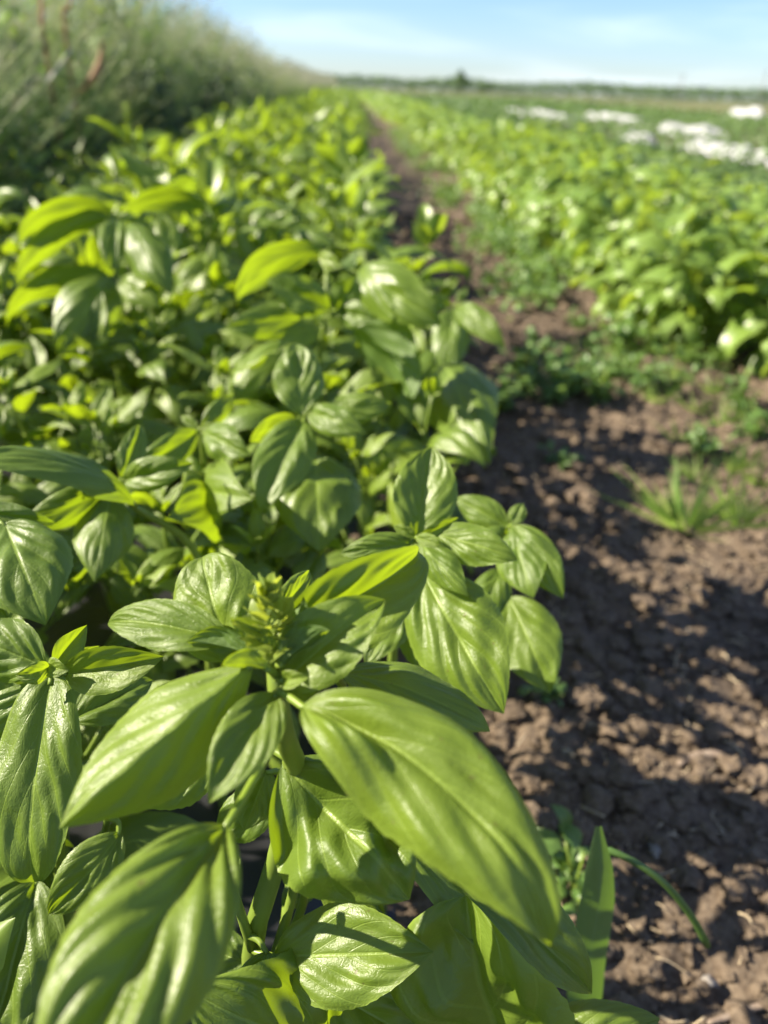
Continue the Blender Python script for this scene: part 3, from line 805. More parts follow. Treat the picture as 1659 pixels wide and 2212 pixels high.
for n, (x, y) in enumerate(near_spots):
    r = random.Random(500 + n)
    edge = x > -0.02
    if x > np.interp(y, [.3, .6, 1.2], [-.06, .03, .12]): continue
    h = r.uniform(0.27, 0.42) * (0.88 if edge else 1)
    while h > 0.12:
        q = proj((x, y, h + .01))
        if q[2] > dmin(q[0], q[1]): break
        h -= 0.01
    leaves, stems = gen_shoots(r, h, nbr=r.choice((3, 4, 5)), leaf=r.uniform(0.085, 0.108) * (1.0 if y < .75 else 1.2), low=0.11, gap=.052)
    keep = []
    for Mx, yg in leaves:
        if r.random() < .15: continue
        c = Mx[:3, 3] + Mx[:3, 1] * 0.5 + np.array((x, y, 0)); tpt = Mx[:3, 3] + Mx[:3, 1] + np.array((x, y, 0))
        p1, p2 = proj(c), proj(tpt)
        if min(p1[2], p2[2]) < 0.15 or p1[2] < dmin(p1[0], p1[1]) * .93 or p2[2] < dmin(p2[0], p2[1]) * .93: continue
        if p1[0] < -350 or p1[1] > 2500: continue
        lim = np.interp(max(p1[1], p2[1]), [600, 900, 1150, 1300, 1480, 1560, 1700, 2000, 2300], [990, 1040, 1120, 1190, 1180, 1050, 1040, 1100, 1120])
        if max(p1[0], p2[0]) > lim: continue
        keep.append((Mx, yg))
    if not keep: continue
    pl = tag(empty("basil_plant", (x, y, float(gz(x, y)))), near_label(x, y), "basil plant", "half hidden basil plants of the near bed")
    zt = max(Mx[2, 3] for Mx, _ in keep)
    st2 = [(p[p[:, 2] < zt + .01], q[p[:, 2] < zt + .01]) for p, q in stems]
    st2 = [s for s in st2 if len(s[0]) > 1]
    if st2: link("stem", stems_geo(st2).build("basil_stem", M_STEM), pl)
    for Mx, yg in keep:
        o = link("leaf", r.choice(POOL_Y if yg else POOL_N), pl)
        set_local(o, Mx)
# blurred plants: one foliage mesh and one stem mesh each, shared between copies
def plant_variants(n, seed, h, leaf, nbr, P, PY, mat, spike=0, droop=0.0, low=0.05, gap=0.048):
    out = []
    for k in range(n):
        r = random.Random(seed + k)
        lv, st = gen_shoots(r, r.uniform(*h), nbr=r.choice(nbr), leaf=r.uniform(*leaf), spike=k < spike, droop=droop, low=low, gap=gap)
        out.append((foliage_geo(lv, P, PY, r).build("basil_foliage", mat), stems_geo(st, 5).build("basil_stem", M_STEM)))
    return out
VL = plant_variants(9, 900, (0.36, 0.46), (0.130, 0.158), (4, 5, 6), LOW, LOW_Y, M_LEAF_FAR, spike=2, gap=0.06)
def blurred_plant(var, x, y, r, label, group, sc=1.0, rz=None):
    pl = tag(empty("basil_plant", (x, y, float(gz(x, y))), r.uniform(0, 6.28) if rz is None else rz), label, "basil plant", group)
    pl.scale = (sc, sc, sc * r.uniform(0.94, 1.06))
    f = link("foliage", var[0], pl); f['kind'] = 'stuff'
    link("stem", var[1], pl)
    return pl
for n, (x, y) in enumerate(mid_spots):
    r = random.Random(1500 + n)
    px, py, d = proj((x, y, 0.35))
    k = r.randrange(2, 9)
    if x > -0.13: lb, gp = "blurred basil plant in the row along the near edge of the bare path", "basil plants along the near path edge"
    elif x < -0.84: lb, gp = "blurred basil plant in the rows next to the tall grass bank", "basil plants next to the tall grass"
    else: lb, gp = "blurred basil plant in the middle rows between the path and the tall grass", "basil plants of the middle rows"
    f_ = np.interp(x, [-1.1, -.7, -.3], [.70, .86, 1.0])
    blurred_plant(VL[k], x, y, r, lb, gp, f_ * (r.uniform(0.74, 1.10) if k > 3 else r.uniform(0.95, 1.15)))
for n, (x, y) in enumerate(side_spots[::2]):
    blurred_plant(VL[2 + n % 7], x, y, random.Random(1900 + n), "basil plant at the grass side of the nearest plants, mostly outside the picture", "basil plants beside the nearest ones", 0.82)
blurred_plant(VL[0], -0.50, 1.95, random.Random(5), "basil plant with a tall pale flower spike standing above its row", None, 1.13)
blurred_plant(VL[1], -0.78, 1.80, random.Random(6), "basil plant with a shorter flower spike next to the taller one", None, 1.0)

# the bed across the path
VR = plant_variants(9, 1200, (0.36, 0.44), (0.105, 0.13), (5, 6, 7), LOW_R, LOW_Y, M_LEAF_R, droop=0.28, low=0.025)
rr = random.Random(31)
for yi in range(0, 27):
    for k, xl in enumerate((0.91, 1.12, 1.34)):
        y = 1.05 + yi * 0.20 + (0.1 if k % 2 else 0) + rr.uniform(-.05, .05)
        x = xl + rr.uniform(-.04, .04)
        px, py, d = proj((x, y, 0.25))
        if px > 1659 + 420 / max(d, .5) or y < (1.95, 1.6, 1.2)[k]: continue
        blurred_plant(VR[rr.randrange(9)], x, y, rr, ("light green basil plant in the front row of the bed across the path", "light green basil plant in the middle row of the bed across the path", "light green basil plant in the back row of the bed across the path")[k], ("front row across the path", "middle row across the path", "back row across the path")[k], rr.uniform(0.9, 1.08))

# the far ends of both beds: too many to count
def scatter_bed(seed, x0, x1, y0, y1, n, zt, P, size0, jit=0.05, power=2.0):
    r = np.random.default_rng(seed); G = Geo()
    t = r.random(n)
    ys_ = y0 * (y1 / y0) ** t                     # denser near the camera
    xs_ = r.uniform(x0, x1, n)
    zs_ = zt * (1 - 0.75 * r.random(n) ** power) * (0.86 + 0.28 * vnoise(xs_ * 3.5, ys_ * 3.5, seed))
    Y, Up = dirs(r.uniform(0, 6.283, n), r.normal(-0.25, 0.45, n))
    ln = size0 * (0.7 + 0.6 * r.random(n)) * np.maximum(1.0, ys_ / (y0 * 1.6)) ** 0.7
    return spread_leaves(P, np.stack([xs_, ys_, zs_], -1), Y, Up, ln, r.normal(0, 0.3, n), r)
o = link("distant_basil_bed", scatter_bed(41, -1.15, 0.14, 6.1, 70, 9000, 0.40, TINY, 0.085).build("distant_basil_bed", M_LEAF_FAR))
tag(o, "far end of the basil bed running beside the tall grass", "crop bed", kind="stuff")
o = link("distant_basil_bed", scatter_bed(42, 0.72, 1.5, 6.3, 70, 7000, 0.34, TINY, 0.085).build("distant_basil_bed", M_LEAF_R))
tag(o, "far end of the basil bed across the bare path", "crop bed", kind="stuff")
o = link("low_crop", scatter_bed(43, 1.85, 3.1, 2.6, 60, 17000, 0.20, TINY, 0.05).build("low_crop", M_CROP))
tag(o, "grey green low crop behind the basil across the path", "crop", kind="stuff")
o = link("low_crop", scatter_bed(44, 3.9, 16, 6.0, 75, 16000, 0.15, TINY, 0.09).build("low_crop", M_CROP))
tag(o, "low green crop among and beyond the white row covers", "crop", kind="stuff")

# ------------------------------------------------------------------ white row covers
def cover(x0, x1, y0, y1, h, label, seed):
    r = np.random.default_rng(seed)
    nu, nv = 26, 12
    U, V = np.meshgrid(np.linspace(0, 1, nu), np.linspace(-1, 1, nv), indexing='ij')
    X = (x0 + x1) / 2 + V * (x1 - x0) / 2 + 0.12 * (vnoise(U * 6, V * 0 + 3, seed) - 0.5)
    Y = y0 + U * (y1 - y0) + 0.25 * (vnoise(U * 3, V * 3 + 9, seed) - 0.5)
    end = np.clip(np.minimum(U, 1 - U) * 6, 0, 1)
    Z = 0.03 + h * (1 - np.abs(V) ** 2.2) * end * (0.65 + 0.7 * vnoise(U * (y1 - y0) * 1.3, V * 1.5, seed + 1)) + 0.05 * (vnoise(U * 30, V * 4, seed + 2) - 0.3)
    i = np.arange(nu * nv).reshape(nu, nv)
    F = np.stack([i[:-1, :-1], i[1:, :-1], i[1:, 1:], i[:-1, 1:]], -1).reshape(-1, 4)
    me = mesh("row_cover", np.stack([X, Y, np.maximum(Z, 0.02)], -1).reshape(-1, 3), F, None, True, M_FLEECE)
    o = link("row_cover", me)
    tag(o, label, "row cover", "white fleece row covers in the field")
    return o
def cover_px(px0, py0, px1, py1, wx, h, label, seed):     # far end, near end of the sheet's crest
    a, b = ground_at(px0, py0, .12), ground_at(px1, py1, .12)
    xm = (a[0] + b[0]) / 2
    return cover(xm - wx / 2, xm + wx / 2, min(a[1], b[1]), max(a[1], b[1]), h, label, seed)
cover_px(1088, 236, 1235, 259, .6, .17, "white row cover farthest along the field, beside the end of the basil bed", 1)
cover_px(1180, 246, 1245, 256, .45, .11, "small white row cover just past the farthest one", 2)
cover_px(1270, 249, 1400, 267, .6, .16, "long white row cover in the middle of the scattered covers", 3)
cover_px(1345, 288, 1405, 298, .4, .10, "small white row cover lying closest to the basil bed", 4)
cover_px(1435, 275, 1545, 291, .6, .15, "humped white row cover between the middle cover and the picture edge", 5)
cover_px(1490, 306, 1640, 330, .45, .13, "nearest long white row cover lying in a low crop", 6)
cover_px(1636, 326, 1760, 350, .45, .10, "white row cover cut off by the picture edge", 7)
cover_px(1602, 251, 1616, 255, .5, .34, "tall white tent shaped row cover standing apart near the horizon", 8)

# ------------------------------------------------------------------ tall grass bank
def blade(base, top, bend, w, seg=4, luvz=0.3):
    P = curve_pts([base, (np.asarray(base) + top) / 2 + bend * 0.5, np.asarray(top) + bend], seg + 1)[:seg + 1]
    d = nrm(P[-1] - P[0]); s = nrm(np.cross(d, (0.3, 0.9, 0.2)))
    wv = w * np.array([0.8, 1.0, 0.85, 0.55, 0.06])[:len(P)] if seg == 4 else w * np.linspace(1, .08, len(P))
    V = np.concatenate([P - s * wv[:, None] / 2, P + s * wv[:, None] / 2])
    n = len(P)
    F = [(k, k + 1, n + k + 1, n + k) for k in range(n - 1)]
    u = np.linspace(0, 1, n)
    L = np.concatenate([np.stack([u, -np.ones(n), np.full(n, luvz)], 1), np.stack([u, np.ones(n), np.full(n, luvz)], 1)])
    return V, F, L
def bank_h(x, y):                                 # how high the growth stands at a spot of the bank
    crest = np.interp(y, [-2, 4, 7, 11, 16, 22, 45, 80], [1.0, 1.15, 1.5, 1.6, 1.15, 0.85, 0.75, 0.7])
    crest = crest * (0.72 + 0.56 * vnoise(np.asarray(x) * 1.1, np.asarray(y) * 0.9, 61))
    return np.minimum(crest, 0.42 + (-1.3 - x) * 1.45)
rg = np.random.default_rng(77)
def bank_spots(n, y1=75, x0=-1.32, sx=.48, a=1.6):
    y = -0.8 + a * ((y1 + a) / a) ** rg.random(n) - a
    x = x0 - np.abs(rg.normal(0, sx, n)) * (1 + y * 0.02)
    return x, y
n = 17000
x, y = bank_spots(n, x0=-1.46)
k = np.maximum(1, y / 6) ** 0.6
h = bank_h(x, y) * rg.uniform(0.5, 1.08, n)
B = np.stack([x, y, np.zeros(n)], -1)
tint_b = np.clip(vnoise(x * 1.6, y * 1.3, 62) * 1.5 - .5 + rg.normal(0, .25, n), 0, 1)
T = B + np.stack([rg.normal(.08, .12, n), rg.normal(0, .14, n), h], -1)
Gk = Geo(); Gk.add(*blades(B, T, np.stack([rg.normal(.14, .14, n), rg.normal(.08, .14, n), -.08 * rg.random(n)], -1), rg.uniform(.004, .015, n) * k, tint_b))
o = link("tall_grass", Gk.build("tall_grass", M_GRASS))
tag(o, "tall wild grass bank along the far side of the bed", "grass", kind="stuff")
nh, nb = 6500, 12                                  # feathery seed heads
x, y = bank_spots(nh, a=2.6, x0=-1.4)
k = np.maximum(1, y / 6) ** 0.6
h = bank_h(x, y) * rg.uniform(0.72, 1.1, nh)
lean = unit(np.stack([rg.normal(.35, .22, nh), rg.normal(.25, .25, nh), np.full(nh, .8)], -1))
B = (np.stack([x, y, h - .1], -1)[:, None] + lean[:, None] * (np.arange(nb) * .014)[None, :, None] * k[:, None, None]).reshape(-1, 3)
dv = unit(np.repeat(lean, nb, 0) * .9 + .5 * rg.normal(0, 1, (nh * nb, 3)))
kk = np.repeat(k, nb)
Gk = Geo(); Gk.add(*blades(B, B + dv * (rg.uniform(.025, .06, nh * nb) * kk)[:, None], np.zeros((nh * nb, 3)), rg.uniform(.0018, .0042, nh * nb) * kk, rg.random(nh * nb), 2))
o = link("grass_seed_heads", Gk.build("grass_seed_heads", M_PLUME))
tag(o, "pale feathery seed heads of the tall grass bank", "grass", kind="stuff")
n = 38000                                          # dark leafy undergrowth
x, y = bank_spots(n)
Y, Up = dirs(rg.uniform(0, 6.28, n), rg.normal(-.2, .5, n))
z = bank_h(x, y) * rg.uniform(.02, .86, n) * (.7 + .5 * vnoise(x * 2., y * 1.3, 5))
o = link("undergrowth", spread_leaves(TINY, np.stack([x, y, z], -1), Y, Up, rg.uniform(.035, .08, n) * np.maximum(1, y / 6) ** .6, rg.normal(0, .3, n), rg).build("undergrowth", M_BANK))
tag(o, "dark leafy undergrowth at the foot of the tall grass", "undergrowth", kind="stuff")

def shrub(x, y, h, w, label, seed):
    r = np.random.default_rng(seed); e = tag(empty("shrub", (x, y, 0)), label, "shrub", "dark shrubs in the grass bank")
    T = Geo()
    for k in range(6):
        a = k * 1.05; q = np.array((math.cos(a) * w * .35, math.sin(a) * w * .35, h * r.uniform(.55, .85)))
        c = curve_pts([(0, 0, -.02), q * (.4, .4, .5), q], 7); T.add(*tube(c, np.linspace(.012, .004, len(c)), 5))
    link("branch", T.build("branch", M_BARK), e)
    n = 1500; v = unit(r.normal(0, 1, (n, 3))) * (r.random(n) ** .4)[:, None]
    P = np.stack([v[:, 0] * w / 2, v[:, 1] * w / 2, h * (.52 + .48 * v[:, 2])], -1)
    P = P[vnoise(P[:, 0] * 6 + seed, P[:, 2] * 6 + P[:, 1] * 5, seed) > .36]; n = len(P)
    Y, Up = dirs(r.uniform(0, 6.28, n), r.normal(-.1, .5, n))
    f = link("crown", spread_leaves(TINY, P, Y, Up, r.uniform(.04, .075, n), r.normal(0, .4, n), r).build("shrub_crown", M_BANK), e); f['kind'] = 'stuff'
shrub(-1.45, 5.6, .78, .9, "dark shrub at the foot of the grass bank nearest the brown dry leaf", 301)
shrub(-1.40, 7.6, .85, 1.1, "broad dark shrub at the foot of the bank, midway along it", 302)
shrub(-1.42, 9.9, .85, 1.2, "dark shrub at the foot of the bank where the grass begins to taper", 303)
n = 2600                                           # broader fresh leaves among the near grass
y = rg.uniform(1.5, 9, n); x = -1.42 - np.abs(rg.normal(0, .35, n))
kp = vnoise(x * 1.7, y * 1.1, 15) > .45
x, y = x[kp], y[kp]; n = len(x)
Y, Up = dirs(rg.uniform(0, 6.28, n), rg.normal(.3, .6, n))
o = link("bank_weeds", spread_leaves(TINY, np.stack([x, y, bank_h(x, y) * rg.uniform(.35, .98, n)], -1), Y, Up, rg.uniform(.05, .12, n), rg.normal(0, .4, n), rg).build("bank_weeds", M_WEED))
tag(o, "fresh green weed leaves standing among the tall grass", "weeds", kind="stuff")

def stalk(name, pts, rad, mat, label, cat_):
    P = [at(*q) for q in pts]
    base = np.array((P[-1][0], P[-1][1], 0.0))
    e = tag(empty(name, base), label, cat_)
    c = curve_pts(P + [base], 24)
    G = Geo(); G.add(*tube(c - base, np.linspace(rad * .6, rad, len(c)), 6))
    link("stalk", G.build("stalk", mat), e)
    return e, base
e, b = stalk("dry_weed", [(170, 205, 3.6), (140, 250, 3.6), (108, 305, 3.6)], .007, M_PALE, "pale dead stalk topped by a bent brown dry leaf in the grass", "dry weed")
P = [at(*q) for q in ((170, 205, 3.6), (200, 172, 3.55), (216, 135, 3.55), (222, 92, 3.6))]
c = curve_pts(P, 10); d = nrm(np.cross(P[-1] - P[0], Fw))
wv = np.interp(np.linspace(0, 1, len(c)), [0, .2, .6, 1], [.012, .045, .05, .01])
V = np.concatenate([c - d * wv[:, None] * .5, c + Fw * -.015, c + d * wv[:, None] * .5]) - b
n = len(c)
F = [(k, k + 1, n + k + 1, n + k) for k in range(n - 1)] + [(n + k, n + k + 1, 2 * n + k + 1, 2 * n + k) for k in range(n - 1)]
lf = link("dry_leaf", mesh("dry_leaf", V, F, None, True, M_DRY), e); lf['label'] = "bent brown dry leaf"
stalk("grass_stalk", [(155, 105, 3.4), (110, 165, 3.4), (62, 200, 3.4)], .009, M_PALE, "thick pale grass stalk slanting beside the brown dry leaf", "grass stalk")
stalk("grass_stalk", [(118, 160, 3.3), (95, 190, 3.3), (35, 262, 3.3)], .009, M_PALE, "thick pale grass stalk slanting below the first one at the picture edge", "grass stalk")
stalk("dry_weed", [(80, -40, 3.4), (92, 20, 3.4), (95, 80, 3.4)], .012, M_DRY, "brown dead weed stem reaching out of the top of the picture", "dry weed")
stalk("dry_weed", [(160, -40, 3.6), (148, 20, 3.6), (140, 60, 3.6)], .010, M_DRY, "thinner brown dead weed stem at the top of the picture", "dry weed")

# ------------------------------------------------------------------ weeds and litter on the path
TINYW = cat(pool(6, 5, 4, wr=(0.45, 0.7), pet=True, seed=23, tint=(0.0, 0.9), bow=(0.2, 0.9), pets=3))
def weed(px, py, h, spread, n, label, seed, size=.03, group=None):
    g = ground_at(px, py); r = random.Random(seed)
    g = np.array((g[0], g[1], float(gz(g[0], g[1]))))
    e = tag(empty("weed_plant", g), label, "weed", group)
    G = Geo(); T = Geo()
    for s in range(max(4, n // 7)):
        a = r.uniform(0, 6.28); q = np.array((math.cos(a) * spread * r.uniform(.2, 1), math.sin(a) * spread * r.uniform(.2, 1), h * r.uniform(.45, 1)))
        c = curve_pts([(0, 0, 0), q * (0.5, 0.5, .65), q], 6)
        T.add(*tube(c, .0014, 4))
        for k in range(7):
            p_ = c[min(len(c) - 1, 1 + k % (len(c) - 1))]
            aa = r.uniform(0, 6.28); el = r.gauss(.15, .35)
            y = np.array((math.cos(aa) * math.cos(el), math.sin(aa) * math.cos(el), math.sin(el)))
            Mx = leaf_frame(p_ + y * .006, y, (0, 0, 1), size * r.uniform(.6, 1.2), r.gauss(0, .3))
            V, F, L = r.choice(TINYW); G.add(V @ Mx[:3, :3].T + Mx[:3, 3], F, L)
    f = link("foliage", G.build("weed_foliage", M_WEED), e); f['kind'] = 'stuff'
    link("stem", T.build("weed_stem", M_STEM), e)
def tuft(px, py, h, n, label, seed, group=None, w=.004, spread=1.0):
    g = ground_at(px, py); r = np.random.default_rng(seed)
    g = np.array((g[0], g[1], float(gz(g[0], g[1]))))
    e = tag(empty("grass_tuft", g), label, "grass tuft", group)
    for k in range(n):
        a = r.uniform(0, 6.28); l = h * r.uniform(.5, 1.1); o_ = spread * r.uniform(.25, 1.0)
        top = np.array((math.cos(a) * l * o_, math.sin(a) * l * o_, l * (1 - .35 * o_)))
        V, F, L = blade(np.array((math.cos(a), math.sin(a), 0)) * .006 + (0, 0, -.004), top, np.array((math.cos(a) * .3 * l * o_, math.sin(a) * .3 * l * o_, -.12 * l)), w * r.uniform(.6, 1.2), 4, r.random() * .5)
        link("blade", mesh("grass_blade", V, F, L, True, M_GRASS), e)
wk = "leafy weed in the green weed patch across the path"
for k, (px, py) in enumerate(((1075, 880), (1130, 850), (1185, 870), (1240, 850), (1290, 870), (1335, 830), (1120, 800), (1200, 810), (1390, 860), (1265, 800))):
    weed(px, py, .10, .07, 60, wk, 700 + k, .032, "leafy weeds of the patch across the path")
wk2 = "pale weed among the thin grass by the foot of the far bed"
for k, (px, py) in enumerate(((1420, 760), (1480, 790), (1540, 800), (1590, 880), (1630, 950), (1350, 745), (1450, 860), (1520, 985))):
    weed(px, py, .07, .06, 44, wk2, 770 + k, .028, "pale weeds among the thin grass")
weed(1215, 1005, .03, .04, 24, "tiny weed on the bare soil below the leafy weed patch", 750, .022)
weed(1240, 1925, .05, .035, 28, "small weed seedling beside the broad grass blade", 751, .026)
weed(1190, 1520, .03, .035, 28, "low weed at the foot of the basil with the light patch", 752, .018)
weed(1060, 610, .06, .06, 40, "faint weed at the shaded middle of the path", 753, .03)
weed(1340, 700, .06, .06, 40, "yellow green weed at the foot of the bed across the path", 754, .03)
weed(1250, 715, .05, .06, 40, "weed on sunlit soil ahead of the green weed patch", 755, .03)
tuft(1480, 1135, .17, 60, "spreading grass tuft alone on the sunlit soil", 800, w=.0075)
tuft(1600, 1120, .14, 40, "grass tuft beside the spreading one near the picture edge", 801, w=.006)
tg = "thin grass tuft between the weed patch and the bed across the path"
for k, (px, py) in enumerate(((1420, 880), (1500, 900), (1560, 930), (1460, 820), (1610, 990), (1370, 790), (1540, 850), (1640, 1040), (1470, 950), (1330, 770), (1400, 830), (1580, 1010), (1600, 900), (1510, 1040))):
    tuft(px, py, .10, 26, tg, 810 + k, "thin grass tufts by the far bed")
g = ground_at(1590, 1075)
tuft(1570, 1090, .26, 3, "few long pale grass stems leaning by the picture edge", 830, w=.003, spread=.35)
rq = np.random.default_rng(63)
n = 8200                                           # low weeds creeping along the foot of the bed across the path
y = 1.5 * (14 / 1.5) ** rq.random(n); x = rq.normal(.70, .09, n)
kp = (vnoise(x * 5, y * 2.2, 31) > .45) & (y > 2.0)
x, y = x[kp], y[kp]; n = len(x)
Y, Up = dirs(rq.uniform(0, 6.28, n), rq.normal(.2, .5, n))
o = link("margin_weeds", spread_leaves(TINY, np.stack([x, y, rq.random(n) ** 1.6 * .09], -1), Y, Up, rq.uniform(.02, .045, n), rq.normal(0, .4, n), rq).build("margin_weeds", M_WEED))
tag(o, "low weeds creeping along the foot of the bed across the path", "weeds", kind="stuff")
# broad blade of grass in front, with a kinked side stem
gb = ground_at(1262, 2190, 0.0)
e = tag(empty("grass_blade_plant", gb), "broad green grass blade standing alone in the shaded soil, with a kinked thin stem", "grass")
def ribbon(P, wv, side, keel, name, luvz):
    c = curve_pts(P, 18); n = len(c); u = np.linspace(0, 1, n)
    w_ = np.interp(u, np.linspace(0, 1, len(wv)), wv)
    V = np.concatenate([c - side * w_[:, None] / 2, c + keel * w_[:, None] * .14, c + side * w_[:, None] / 2]) - gb
    F = [(k, k + 1, n + k + 1, n + k) for k in range(n - 1)] + [(n + k, n + k + 1, 2 * n + k + 1, 2 * n + k) for k in range(n - 1)]
    L = np.concatenate([np.stack([u, np.full(n, q), np.full(n, luvz)], 1) for q in (-1., 0., 1.)])
    return link(name, mesh(name, V, F, L, True, M_WEED), e)
ribbon([gb, at(1268, 2080, .545), at(1292, 1930, .50), at(1293, 1785, .475)], [.027, .029, .029, .028, .025, .018, .004], nrm(Rc + .2 * Fw), -Fw, "blade", 0.0)
c = curve_pts([at(1283, 1862, .497), at(1318, 1838, .49), at(1420, 1895, .49), at(1490, 1975, .50), at(1528, 2042, .51)], 18) - gb
Gs = Geo(); Gs.add(*tube(c, np.interp(np.linspace(0, 1, len(c)), [0, .15, .3, 1], [.002, .0036, .0022, .0026]), 7, (0.5, .3, 0.05)))
link("side_stem", Gs.build("side_stem", M_WEED), e)

# clods, straw
def ico():
    t = (1 + 5 ** .5) / 2
    V = np.array([(-1, t, 0), (1, t, 0), (-1, -t, 0), (1, -t, 0), (0, -1, t), (0, 1, t), (0, -1, -t), (0, 1, -t), (t, 0, -1), (t, 0, 1), (-t, 0, -1), (-t, 0, 1)], float)
    V /= np.linalg.norm(V[0])
    F = [(0, 11, 5), (0, 5, 1), (0, 1, 7), (0, 7, 10), (0, 10, 11), (1, 5, 9), (5, 11, 4), (11, 10, 2), (10, 7, 6), (7, 1, 8), (3, 9, 4), (3, 4, 2), (3, 2, 6), (3, 6, 8), (3, 8, 9), (4, 9, 5), (2, 4, 11), (6, 2, 10), (8, 6, 7), (9, 8, 1)]
    return V, F
def sub(V, F):
    V = [tuple(v) for v in V]; c = {}; out = []
    def m(a, b):
        k = (min(a, b), max(a, b))
        if k not in c:
            q = nrm(np.array(V[a]) + V[b]); V.append(tuple(q)); c[k] = len(V) - 1
        return c[k]
    for a, b, d in F:
        ab, bd, da = m(a, b), m(b, d), m(d, a)
        out += [(a, ab, da), (ab, b, bd), (da, bd, d), (ab, bd, da)]
    return np.array(V), out
V0, F0 = ico(); V1, F1 = sub(V0, F0)
F0 = np.array([f + (f[2],) for f in F0]); F1 = np.array([f + (f[2],) for f in F1])
rc = np.random.default_rng(91)
def rock(big):
    V = (V1 if big else V0).copy()
    V *= (1 + rc.normal(0, .22, (len(V), 1)))
    V = V * np.array((1, rc.uniform(.7, 1.1), rc.uniform(.5, .8)))
    return V
BIG = [rock(True) for _ in range(14)]; SML = [rock(False) for _ in range(14)]
G = Geo()
def rotz(V, a):
    c, s = math.cos(a), math.sin(a)
    return V @ np.array(((c, s, 0), (-s, c, 0), (0, 0, 1)))
N1 = 11000
yy = 0.15 + 0.55 * ((4.5 + .55) / .55) ** rc.random(N1) - 0.55
xx = rc.uniform(-0.02, 1.0, N1)
zz = gz(xx, yy)
for i in range(N1):
    s = min(.014, .0033 * (1 - rc.random()) ** -.5) * (1 + .12 * yy[i])
    b = s > .0055
    V = rotz((BIG if b else SML)[int(rc.integers(14))], rc.uniform(0, 6.28)) * s + np.array((xx[i], yy[i], zz[i] + s * .32))
    G.add(V, F1 if b else F0)
o = link("soil_clods", G.build("soil_clods", M_CLOD, False))
tag(o, "crumbs and clods of brown earth on the path", "clods", kind="stuff")
G = Geo()
for i in range(2000):
    y = 0.2 + 0.6 * ((4 + .6) / .6) ** rc.random() - .6; x = .12 + .86 * rc.random() ** .6; z = float(gz(x, y)) + .006
    a = rc.uniform(0, 6.28); l = rc.uniform(.006, .03)
    dv = np.array((math.cos(a), math.sin(a), rc.normal(0, .18))) * l
    G.add(*tube(curve_pts([(x, y, z), np.array((x, y, z)) + dv * .5 + rc.normal(0, .1 * l, 3), np.array((x, y, z)) + dv], 4), rc.uniform(.0004, .0011), 4))
o = link("straw_litter", G.build("straw_litter", M_STRAW))
tag(o, "bits of dry straw and roots on the soil", "litter", kind="stuff")
def lying(name, pts, rad, mat, label, cat_):
    P = [ground_at(px, py, .004) for px, py in pts]
    P = [np.array((q[0], q[1], float(gz(q[0], q[1])) + rad[k] * .8 + .002)) for k, q in enumerate(P)]
    base = P[0]; c = curve_pts(P, 14) - base
    G = Geo(); G.add(*tube(c, np.interp(np.linspace(0, 1, len(c)), np.linspace(0, 1, len(rad)), rad), 7))
    o = link(name, G.build(name, mat)); o.location = base.tolist()
    tag(o, label, cat_)
lying("twig", [(1535, 2192), (1590, 2175), (1659, 2155), (1720, 2150)], [.0018, .003, .003, .0024], M_TWIG, "grey twig lying on the soil below the kinked grass stem", "twig")
lying("dry_pod", [(1465, 1650), (1510, 1630), (1555, 1632), (1585, 1655)], [.003, .0055, .005, .002], M_TWIG, "pale curled dry husk in the sunlit soil", "husk")
lying("dry_pod", [(1440, 1515), (1490, 1525), (1535, 1545)], [.002, .0035, .002], M_TWIG, "small pale dry husk with a frayed end above the curled one", "husk")
for k, (px, py, s, lb) in enumerate(((1418, 1838, .0075, "small white stone near the tip of the broad grass blade"), (1340, 1475, .006, "pale stone in the shade beside the lowest basil leaf"), (1535, 2110, .006, "little grey stone above the grey twig"))):
    g = ground_at(px, py)
    me = mesh("pebble", rock(True) * s, F1, None, True, M_STONE)
    o = link("pebble", me); o.location = (g[0], g[1], float(gz(g[0], g[1])) + s * .4); tag(o, lb, "pebble")

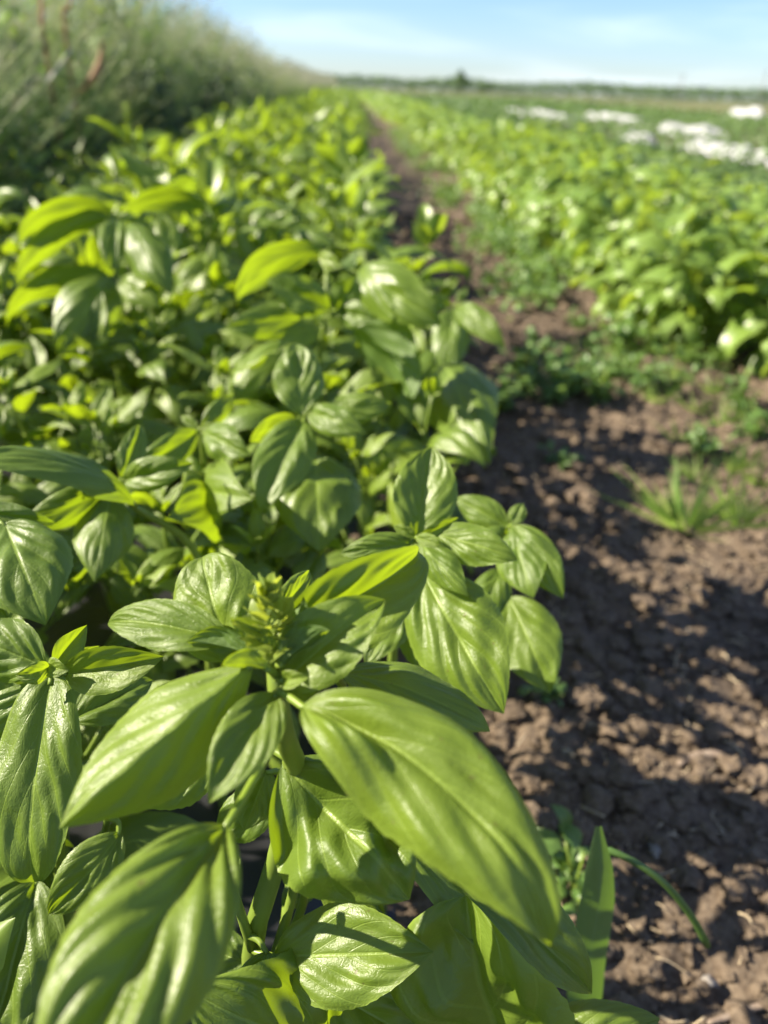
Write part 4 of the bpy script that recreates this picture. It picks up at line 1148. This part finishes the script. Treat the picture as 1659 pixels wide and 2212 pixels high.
# ------------------------------------------------------------------ horizon
n = 22000
x = rg.uniform(-190, 330, n); y = 300 + rg.uniform(-6, 8, n)
top = 3.0 + 1.3 * vnoise(x * .05, np.full(n, 2.), 8) + .7 * vnoise(x * .4, np.full(n, 5.), 9)
G = spread_leaves(TINY, np.stack([x, y, top * rg.random(n) ** .6], -1), rg.normal(0, 1, (n, 3)), rg.normal(0, 1, (n, 3)) + (0, 0, .5), rg.uniform(.5, 1.3, n), np.zeros(n), rg)
o = link("treeline", G.build("treeline", M_TREE)); tag(o, "dark low hedge line along the horizon", "treeline", kind="stuff")
def far_tree(px, topy, D_, wpx, label, seed, conical):
    r = np.random.default_rng(seed)
    d = at(px, topy, 1.0) - CAM; d = d * D_ / d[1]; tip = CAM + d
    h = tip[2]; w = wpx / FPX * D_
    e = tag(empty("tree", (tip[0], tip[1], 0)), label, "tree")
    T = Geo(); T.add(*tube(np.array([(0, 0, -.2), (0, 0, h * .45), (0, 0, h * .92)]), [h * .03, h * .022, h * .006], 7))
    for k in range(8):
        a = k * 2.4; z = h * (.3 + .07 * k); l = w * .35
        T.add(*tube(np.array([(0, 0, z), (math.cos(a) * l, math.sin(a) * l, z + l * .35)]), [h * .008, h * .003], 5))
    link("trunk", T.build("trunk", M_BARK), e)
    G = Geo()
    for k in range(900):
        t = r.random() ** .8
        prof = (1 - t) ** .8 if conical else math.sin(math.pi * min(1, t * .85 + .12)) ** .6
        rad = w / 2 * prof * r.uniform(.3, 1.08) ** .6; a = r.uniform(0, 6.28)
        q = (math.cos(a) * rad, math.sin(a) * rad, h * (.18 + .82 * t))
        V, F, L = TINY[int(r.integers(len(TINY)))]
        Mx = leaf_frame(q, r.normal(0, 1, 3), r.normal(0, 1, 3), r.uniform(.05, .11) * h, 0)
        G.add(V @ Mx[:3, :3].T + Mx[:3, 3], F, L)
    f = link("crown", G.build("crown", M_TREE), e); f['kind'] = 'stuff'
far_tree(996, 152, 285, 46, "tall pointed tree rising above the hedge on the horizon", 1, True)
far_tree(1046, 178, 285, 26, "small round tree beside the pointed tree on the horizon", 2, False)
far_tree(1395, 193, 285, 60, "wide low tree bulging from the hedge above the white covers", 3, False)
def pole(px, topy, label):
    d = at(px, topy, 1.0) - CAM; d = d * 240 / d[1]; tip = CAM + d
    e = tag(empty("utility_pole", (tip[0], tip[1], 0)), label, "pole")
    G = Geo(); G.add(*tube(np.array([(0, 0, -.3), (0, 0, tip[2])]), [.16, .10], 8)); link("post", G.build("post", M_POLE), e)
    G = Geo(); G.add(*tube(np.array([(-.9, 0, tip[2] - .5), (.9, 0, tip[2] - .5)]), .06, 6)); link("crossarm", G.build("crossarm", M_POLE), e)
pole(1476, 160, "thin utility pole faint against the sky above the hedge")
pole(1657, 150, "utility pole at the very edge of the picture on the horizon")
